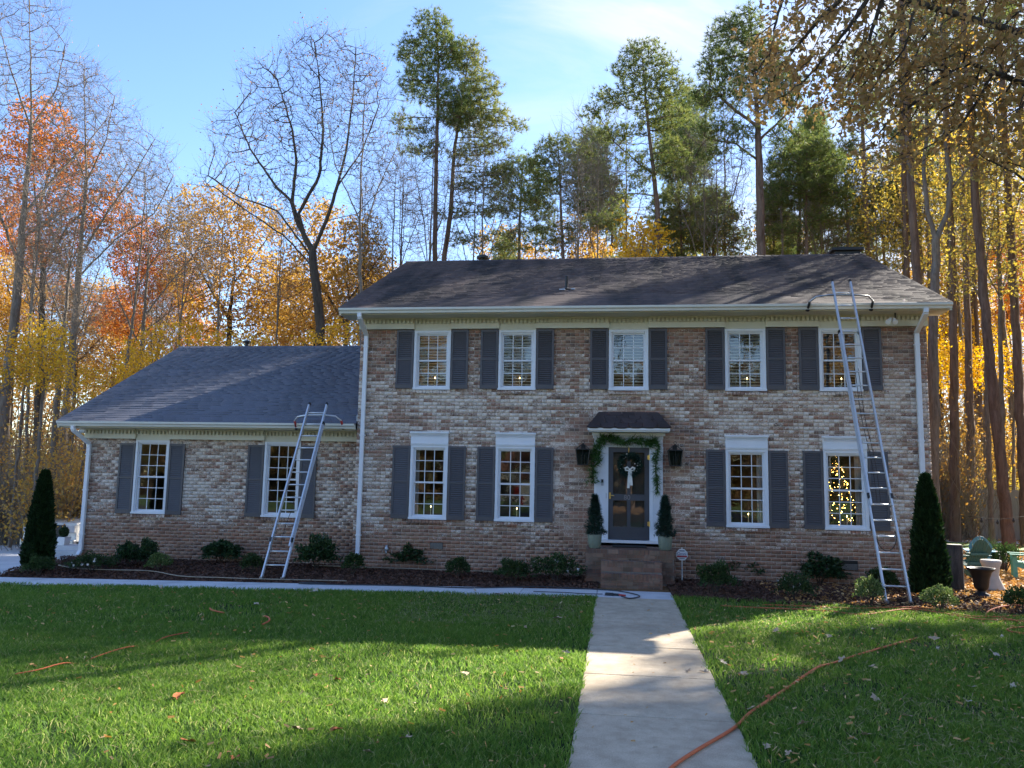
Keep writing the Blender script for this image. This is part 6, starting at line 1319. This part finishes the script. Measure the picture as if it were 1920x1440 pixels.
# ------------------------------------------------------------------ sitting place on the right
def adirondack(label, px, pyf, Y, rot, c, sc=1.0):
    m = simple('chair_plastic_'+c[0], c[1], .5, 0, .06); gx, gy, gz_ = onY(px, pyf, Y); gz_ = gh(gx, Y); t = thing('adirondack_chair', label, 'chair', (0, 0, 0), 'adirondack chairs round the fire pit')
    n = 6
    for i in range(n):     # fan of back slats
        a = (i-(n-1)/2)/((n-1)/2); w0, w1 = .066, .088; x0 = a*.185; x1 = a*.245; hz = 1.0-.20*a*a
        B = MB().hexa([(x0-w0/2, .30, .32), (x0+w0/2, .30, .32), (x0+w0/2, .32, .32), (x0-w0/2, .32, .32), (x1-w1/2, .56, 1-.30*(x1-w1/2)**2/.09), (x1+w1/2, .56, 1-.30*(x1+w1/2)**2/.09), (x1+w1/2, .58, 1-.30*(x1+w1/2)**2/.09), (x1-w1/2, .58, 1-.30*(x1-w1/2)**2/.09)]); B.build('back_slat', m, t, bevel=.004)
    B = MB().beam((-.25, .50, .62), (.25, .50, .62), .06, .02, (0, 1, 0)).beam((-.24, .38, .38), (.24, .38, .38), .07, .02, (0, 1, 0)); B.build('back_brace', m, t)
    for i in range(6): y = -.28+i*.11; z = .40-.10*(y+.28)/.6; MB().box((-.26, y, z-.012), (.26, y+.095, z+.012)).build('seat_slat', m, t, bevel=.003)
    for s in (-1, 1):
        MB().box((s*.27-.02, -.30, 0), (s*.27+.02, -.20, .56)).build('leg', m, t)
        MB().hexa([(s*.25-.015, -.28, .30), (s*.25+.015, -.28, .30), (s*.25+.015, .62, 0), (s*.25-.015, .62, 0), (s*.25-.015, -.28, .42), (s*.25+.015, -.28, .42), (s*.25+.015, .66, .10), (s*.25-.015, .66, .10)]).build('side_rail', m, t)
        MB().hexa([(s*.33-.075, -.36, .56), (s*.33+.075, -.36, .56), (s*.31+.05, .48, .56), (s*.31-.05, .48, .56), (s*.33-.075, -.36, .585), (s*.33+.075, -.36, .585), (s*.31+.05, .48, .585), (s*.31-.05, .48, .585)]).build('armrest', m, t, bevel=.004)
    t.location = (gx, Y, gz_); t.rotation_euler = (0, 0, R_(rot)); t.scale = (sc,)*3; BASE[t.name] = (gx, Y, gz_); return t
adirondack('dark green adirondack chair seen from behind', 1812, 1070, 20.3, 196, ('green', (.025, .105, .095)), .92)
adirondack('blue adirondack chair half hidden behind the dark green one', 1838, 1060, 21.9, 160, ('blue', (.10, .30, .44)), .9)
adirondack('light green adirondack chair cut off by the right picture edge', 1924, 1072, 20.6, 250, ('mint', (.10, .32, .24)), .95)
sx = onG(1793, 1106); st_ = thing('tree_stump', 'upright dark weathered log post beside the right arborvitae', 'stump', tuple(sx)); H = .93
prof = [(.155*(1+.03*math.sin(k*3)), z) for k, z in enumerate(np.linspace(-.05, .93*.98, 7))]
MB().lathe(tuple(sx), prof, 22).build('log', barkmat('weathered_log', (.03, .026, .024), (.12, .10, .09), 12), st_, smooth=False); MB().lathe((sx[0], sx[1], sx[2]+.93*.98), [(.14, 0), (.138, .008)], 22).build('cut_face', simple('cut_wood', (.34, .30, .24), .8, 0, .2, 20), st_)
hp = onG(1859, 1080); Yh = 17.9; hp = onY(1859, 1080, Yh); zz = 0; hg = thing('garden_stool', 'pale concrete hourglass stool in the sunlit sitting place', 'stool', (hp[0], Yh, 0)); s = 38*Yh/FPX
MB().lathe((hp[0], Yh, 0), [(.245, 0), (.235, .05), (.145, .26), (.135, .32), (.165, .48), (.195, .56), (.195, .60), (.18, .61)], 26).build('body', simple('pale_concrete', (.42, .39, .34), .8), hg, smooth=True)
up = onG(1841, 1118); ur = thing('garden_urn', 'black flared urn standing on the leaf litter right of the bush', 'urn', tuple(up))
MB().lathe(tuple(up), [(.15, 0), (.15, .04), (.08, .07), (.07, .11), (.11, .14), (.13, .18), (.15, .34), (.19, .46), (.25, .52), (.25, .545), (.22, .54), (.14, .42), (.0, .40)], 24, cap=False).build('body', BLACKM, ur, smooth=True)
bp = onY(1790, 1046, 21.0); tb = thing('side_table', 'small dark round side table behind the log post', 'table', (bp[0], 21.0, 0)); MB().lathe((bp[0], 21.0, .42), [(.30, 0), (.30, .03)], 20).build('tabletop', simple('green_table', (.05, .14, .12), .5), tb)
for q_ in range(3): a = q_*2.1; MB().tube([(bp[0]+.1*math.cos(a), 21+.1*math.sin(a), .42), (bp[0]+.24*math.cos(a), 21+.24*math.sin(a), 0)], .015, 6).build('leg', BLACKM, tb)
dp = onY(1868, 1062, 22.6); tag(MB().lathe((dp[0], 22.6, 0), [(.22, 0), (.25, .05), (.25, .42), (.22, .45)], 18).build('fire_drum', simple('dark_brown_metal', (.05, .03, .025), .7), None, (dp[0], 22.6, 0)), 'dark brown round drum behind the hourglass stool', 'drum')
# string light wire between the trunks
wp_ = [onY(x, y, 24+i*.3) for i, (x, y) in enumerate([(1815, 968), (1840, 971), (1870, 974), (1900, 971), (1935, 966)])]
wr = thing('string_lights', 'thin black wire with hanging bulbs strung between the right trunks', 'string lights', tuple(wp_[0])); MB().tube(wp_, .006, 5)  .build('wire', simple('matt_black', (.012, .012, .012), .95), wr, smooth=True)
for q_ in wp_[1:4]: MB().lathe((q_[0], q_[1], q_[2]-.12), [(.012, .12), (.02, .08), (.035, .04), (.03, 0), (.005, -.02)], 8).build('bulb', BLACKP, wr)

# ------------------------------------------------------------------ driveway end: truck, cart and planter
TY = 25.0; tc_ = onY(141, 1000, TY)[0]; tzb = gh(-19, TY)-.0; trk = thing('parked_truck', 'white pickup truck with a black grille facing the camera beside the wing', 'truck', (tc_-.9, TY+.4, tzb)); WP = simple('white_car_paint', (.66, .64, .58), .25, 0, .03); y0 = TY
c0, c1 = tc_-2.0, tc_+.02; zf = lambda z: tzb+z-.16
bd = MB().hexa([(c0, y0+.05, zf(.55)), (c1, y0+.05, zf(.55)), (c1, y0+1.7, zf(.45)), (c0, y0+1.7, zf(.45)), (c0+.08, y0+.12, zf(1.17)), (c1-.08, y0+.12, zf(1.17)), (c1-.04, y0+1.5, zf(1.32)), (c0+.04, y0+1.5, zf(1.32))])
bd.box((c0, y0+1.701, zf(.45)), (c1, y0+5.4, zf(1.28))).build('body', WP, trk, bevel=.05)
cab = MB().hexa([(c0+.06, y0+1.45, zf(1.29)), (c1-.06, y0+1.45, zf(1.29)), (c1-.06, y0+3.9, zf(1.29)), (c0+.06, y0+3.9, zf(1.29)), (c0+.22, y0+2.2, zf(1.86)), (c1-.22, y0+2.2, zf(1.86)), (c1-.22, y0+3.7, zf(1.86)), (c0+.22, y0+3.7, zf(1.86))]).build('cab', WP, trk, bevel=.04)
MB().hexa([(c0+.14, y0+1.43, zf(1.33)), (c1-.14, y0+1.43, zf(1.33)), (c1-.14, y0+1.44, zf(1.33)), (c0+.14, y0+1.44, zf(1.33)), (c0+.28, y0+2.13, zf(1.82)), (c1-.28, y0+2.13, zf(1.82)), (c1-.28, y0+2.14, zf(1.82)), (c0+.28, y0+2.14, zf(1.82))]).build('windscreen', simple('dark_glass', (.02, .025, .03), .08), cab)
MB().box((c0+.42, y0-.01, zf(.70)), (c1-.42, y0+.08, zf(1.10))).build('grille', BLACKP, trk, bevel=.02); q = MB()
for i in range(4): q.box((c0+.46, y0-.02, zf(.76+i*.085)), (c1-.46, y0-.0105, zf(.775+i*.085)))
q.build('grille_bars', BLACKM, trk); MB().lathe((0, 0, 0), [(.07, 0), (.07, .01)], 18).build('badge', STEEL, trk)
b_ = [o for o in trk.children if o.name.startswith('badge')][0]; b_.data.transform(Matrix.Translation(((c0+c1)/2+.05-(tc_-.9), y0-.03-(TY+.4), .93)) @ Matrix.Rotation(math.pi/2, 4, 'X') @ Matrix.Translation((tc_-.9, TY+.4, tzb)))
for s in (c0+.06, c1-.38):
    MB().box((s, y0+.0, zf(.86)), (s+.32, y0+.10, zf(1.10))).build('headlight', simple('headlight_glass', (.5, .5, .5), .1), trk, bevel=.02)
MB().box((c0+.02, y0-.06, zf(.40)), (c1-.02, y0+.12, zf(.62))).build('bumper', STEEL, trk, bevel=.03)
for s in (c0+.14, c1-.14):
    for yy in (y0+.95, y0+4.4):
        w_ = MB(); pts = [(s-.13, yy, zf(.38)), (s+.13, yy, zf(.38))]; w_.tube(pts, .38, 22).build('wheel', BLACKP, trk)
MB().box((c1-.02, y0+1.75, zf(1.22)), (c1+.18, y0+1.90, zf(1.42))).build('mirror', BLACKP, trk, bevel=.02)
# white canopy behind the truck
CY = 31.5; cn = onY(122, 958, CY); gc0 = gh(cn[0], CY); ct = thing('golf_cart', 'cart with a flat white canopy roof standing behind the truck', 'golf cart', (cn[0], CY, gc0)); zc = cn[2]
MB().box((cn[0]-.95, CY-.5, zc-.11), (cn[0]+.95, CY+1.1, zc+.11)).build('canopy', WP, ct, bevel=.06)
for s in (-.6, .6):
    for yy in (CY-.35, CY+.9): MB().tube([(cn[0]+s, yy, gc0+.5), (cn[0]+s*.95, yy, zc-.08)], .02, 6).build('post', BLACKM, ct)
MB().box((cn[0]-.6, CY-.5, gc0+.25), (cn[0]+.6, CY+1.5, gc0+.75)).build('body', WP, ct, bevel=.08)
for s in (-.5, .5):
    for yy in (CY-.2, CY+1.2): MB().tube([(cn[0]+s-.08, yy, gc0+.23), (cn[0]+s+.08, yy, gc0+.23)], .23, 16).build('wheel', BLACKP, ct)
PY = 23.0; pp = onY(118, 1022, PY); zb = pp[2]; gz_ = gh(pp[0], PY); ss = thing('side_steps', 'low white concrete steps at the driveway under the white planter', 'steps', (pp[0], PY, gz_))
for k in range(3): MB().box((pp[0]-.55+.02*k, PY-.75+.28*k, gz_-.02), (pp[0]+1.3, PY-.75+.28*(k+1)-.004 if k < 2 else PY+.5, gz_+(zb-gz_)*(k+1)/3)).build('step', CONCW, ss, bevel=.008)
pl = thing('planter', 'white square planter holding a round boxwood in front of the truck', 'planter', (pp[0], PY, zb))
MB().hexa([(pp[0]-.12, PY-.12, zb), (pp[0]+.12, PY-.12, zb), (pp[0]+.12, PY+.12, zb), (pp[0]-.12, PY+.12, zb), (pp[0]-.155, PY-.15, zb+.25), (pp[0]+.155, PY-.15, zb+.25), (pp[0]+.155, PY+.15, zb+.25), (pp[0]-.155, PY+.15, zb+.25)]).build('pot', CHALK, pl, bevel=.006)
r = np.random.default_rng(9); u_ = r.normal(size=(900, 3)); u_ /= np.linalg.norm(u_, axis=1)[:, None]; lv, lf = leafcloud(u_*np.array([.12, .12, .14])+np.array([0, 0, .40]), r, 2, .012, .022); o = link('boxwood', fast_mesh('boxwood', lv, lf), L_MID, pl); o['kind'] = 'stuff'
MB().tube([(pp[0], PY, zb+.2), (pp[0], PY, zb+.38)], .015, 6).build('stem', BARKD, pl)

# ------------------------------------------------------------------ fallen leaves on the lawn and path
def leaf_mesh(seed):
    r = np.random.default_rng(seed); n = 14; V = [(0, 0, .004)]; 
    for k in range(n):
        a = 2*np.pi*k/n; lobes = 1+.38*math.cos(5*a+.3)*1.0; rr = .052*lobes*(1.35 if abs(math.cos(a)) > .8 else 1)*(.9+.2*r.random()); V.append((rr*math.cos(a), rr*math.sin(a)*.72, .010+.022*math.sin(a*2+seed)*r.random()+.012*abs(math.sin(a))))
    F = [(0, k+1, (k+1) % n+1) for k in range(n)]; V += [(-.075, .0, .006), (-.125, .006, .012), (-.125, -.001, .013)]; F.append((n+1, n+2, n+3)); V = np.array(V); return fast_mesh('fallen_leaf', V, np.array(F))
TAN = simple('dry_tan_leaf', (.42, .30, .19), .8, 0, .2, 20); ORL = simple('rusty_leaf', (.36, .11, .03), .8, 0, .2, 20); PAL = simple('pale_dry_leaf', (.46, .38, .28), .8, 0, .15, 20)
LM = {}
for k, m in enumerate((TAN, ORL, PAL)):
    for v in range(2): me = leaf_mesh(k*3+v); me.materials.append(m); LM[k, v] = me
spots = [(0, x, y) for x, y in ((1290, 1262), (1392, 1272), (1320, 1263), (1455, 1190), (1580, 1245), (1555, 1200), (1635, 1257), (1642, 1320), (1700, 1352), (1405, 1340), (1505, 1368), (1595, 1393), (1622, 1388), (1750, 1204), (1790, 1200), (1440, 1412), (1480, 1425), (935, 1098+22), (1045, 1165), (985, 1183), (760, 1395), (555, 1378), (690, 1422), (870, 1272), (1060, 1231), (720, 1325))] + \
        [(1, x, y) for x, y in ((620, 1243), (335, 1314), (350, 1402), (440, 1434), (590, 1275), (632, 1283), (1058, 1245), (628, 1380), (440, 1119), (1440, 1318))] + \
        [(2, x, y) for x, y in ((1863, 1232), (1822, 1297), (1815, 1324), (1640, 1187), (1760, 1222), (1880, 1200), (302, 1105), (590, 1113), (480, 1139), (890, 1092+20), (1900, 1295), (780, 1330), (1390, 1273), (1355, 1250))]
lab = ['dry tan oak leaf fallen on the lawn', 'rusty orange leaf fallen on the lawn', 'pale curled dry leaf fallen on the lawn']
for i, (k, x, y) in enumerate(spots):
    o = bpy.data.objects.new('fallen_leaf', LM[k, i % 2]); col.objects.link(o); p = onG(x, y); o.location = (p[0], p[1], p[2]+(.045 if not (PX0 < p[0] < PX1) else .015)); s = random.uniform(.45, .85)*(1+p[1]*.03); o.scale = (s, s, s); o.rotation_euler = (random.uniform(-.5, .5), random.uniform(-.4, .4), random.uniform(0, 6.28)); tag(o, lab[k], 'leaf', ['tan leaves on the lawn', 'rusty leaves on the lawn', 'pale leaves on the lawn'][k])
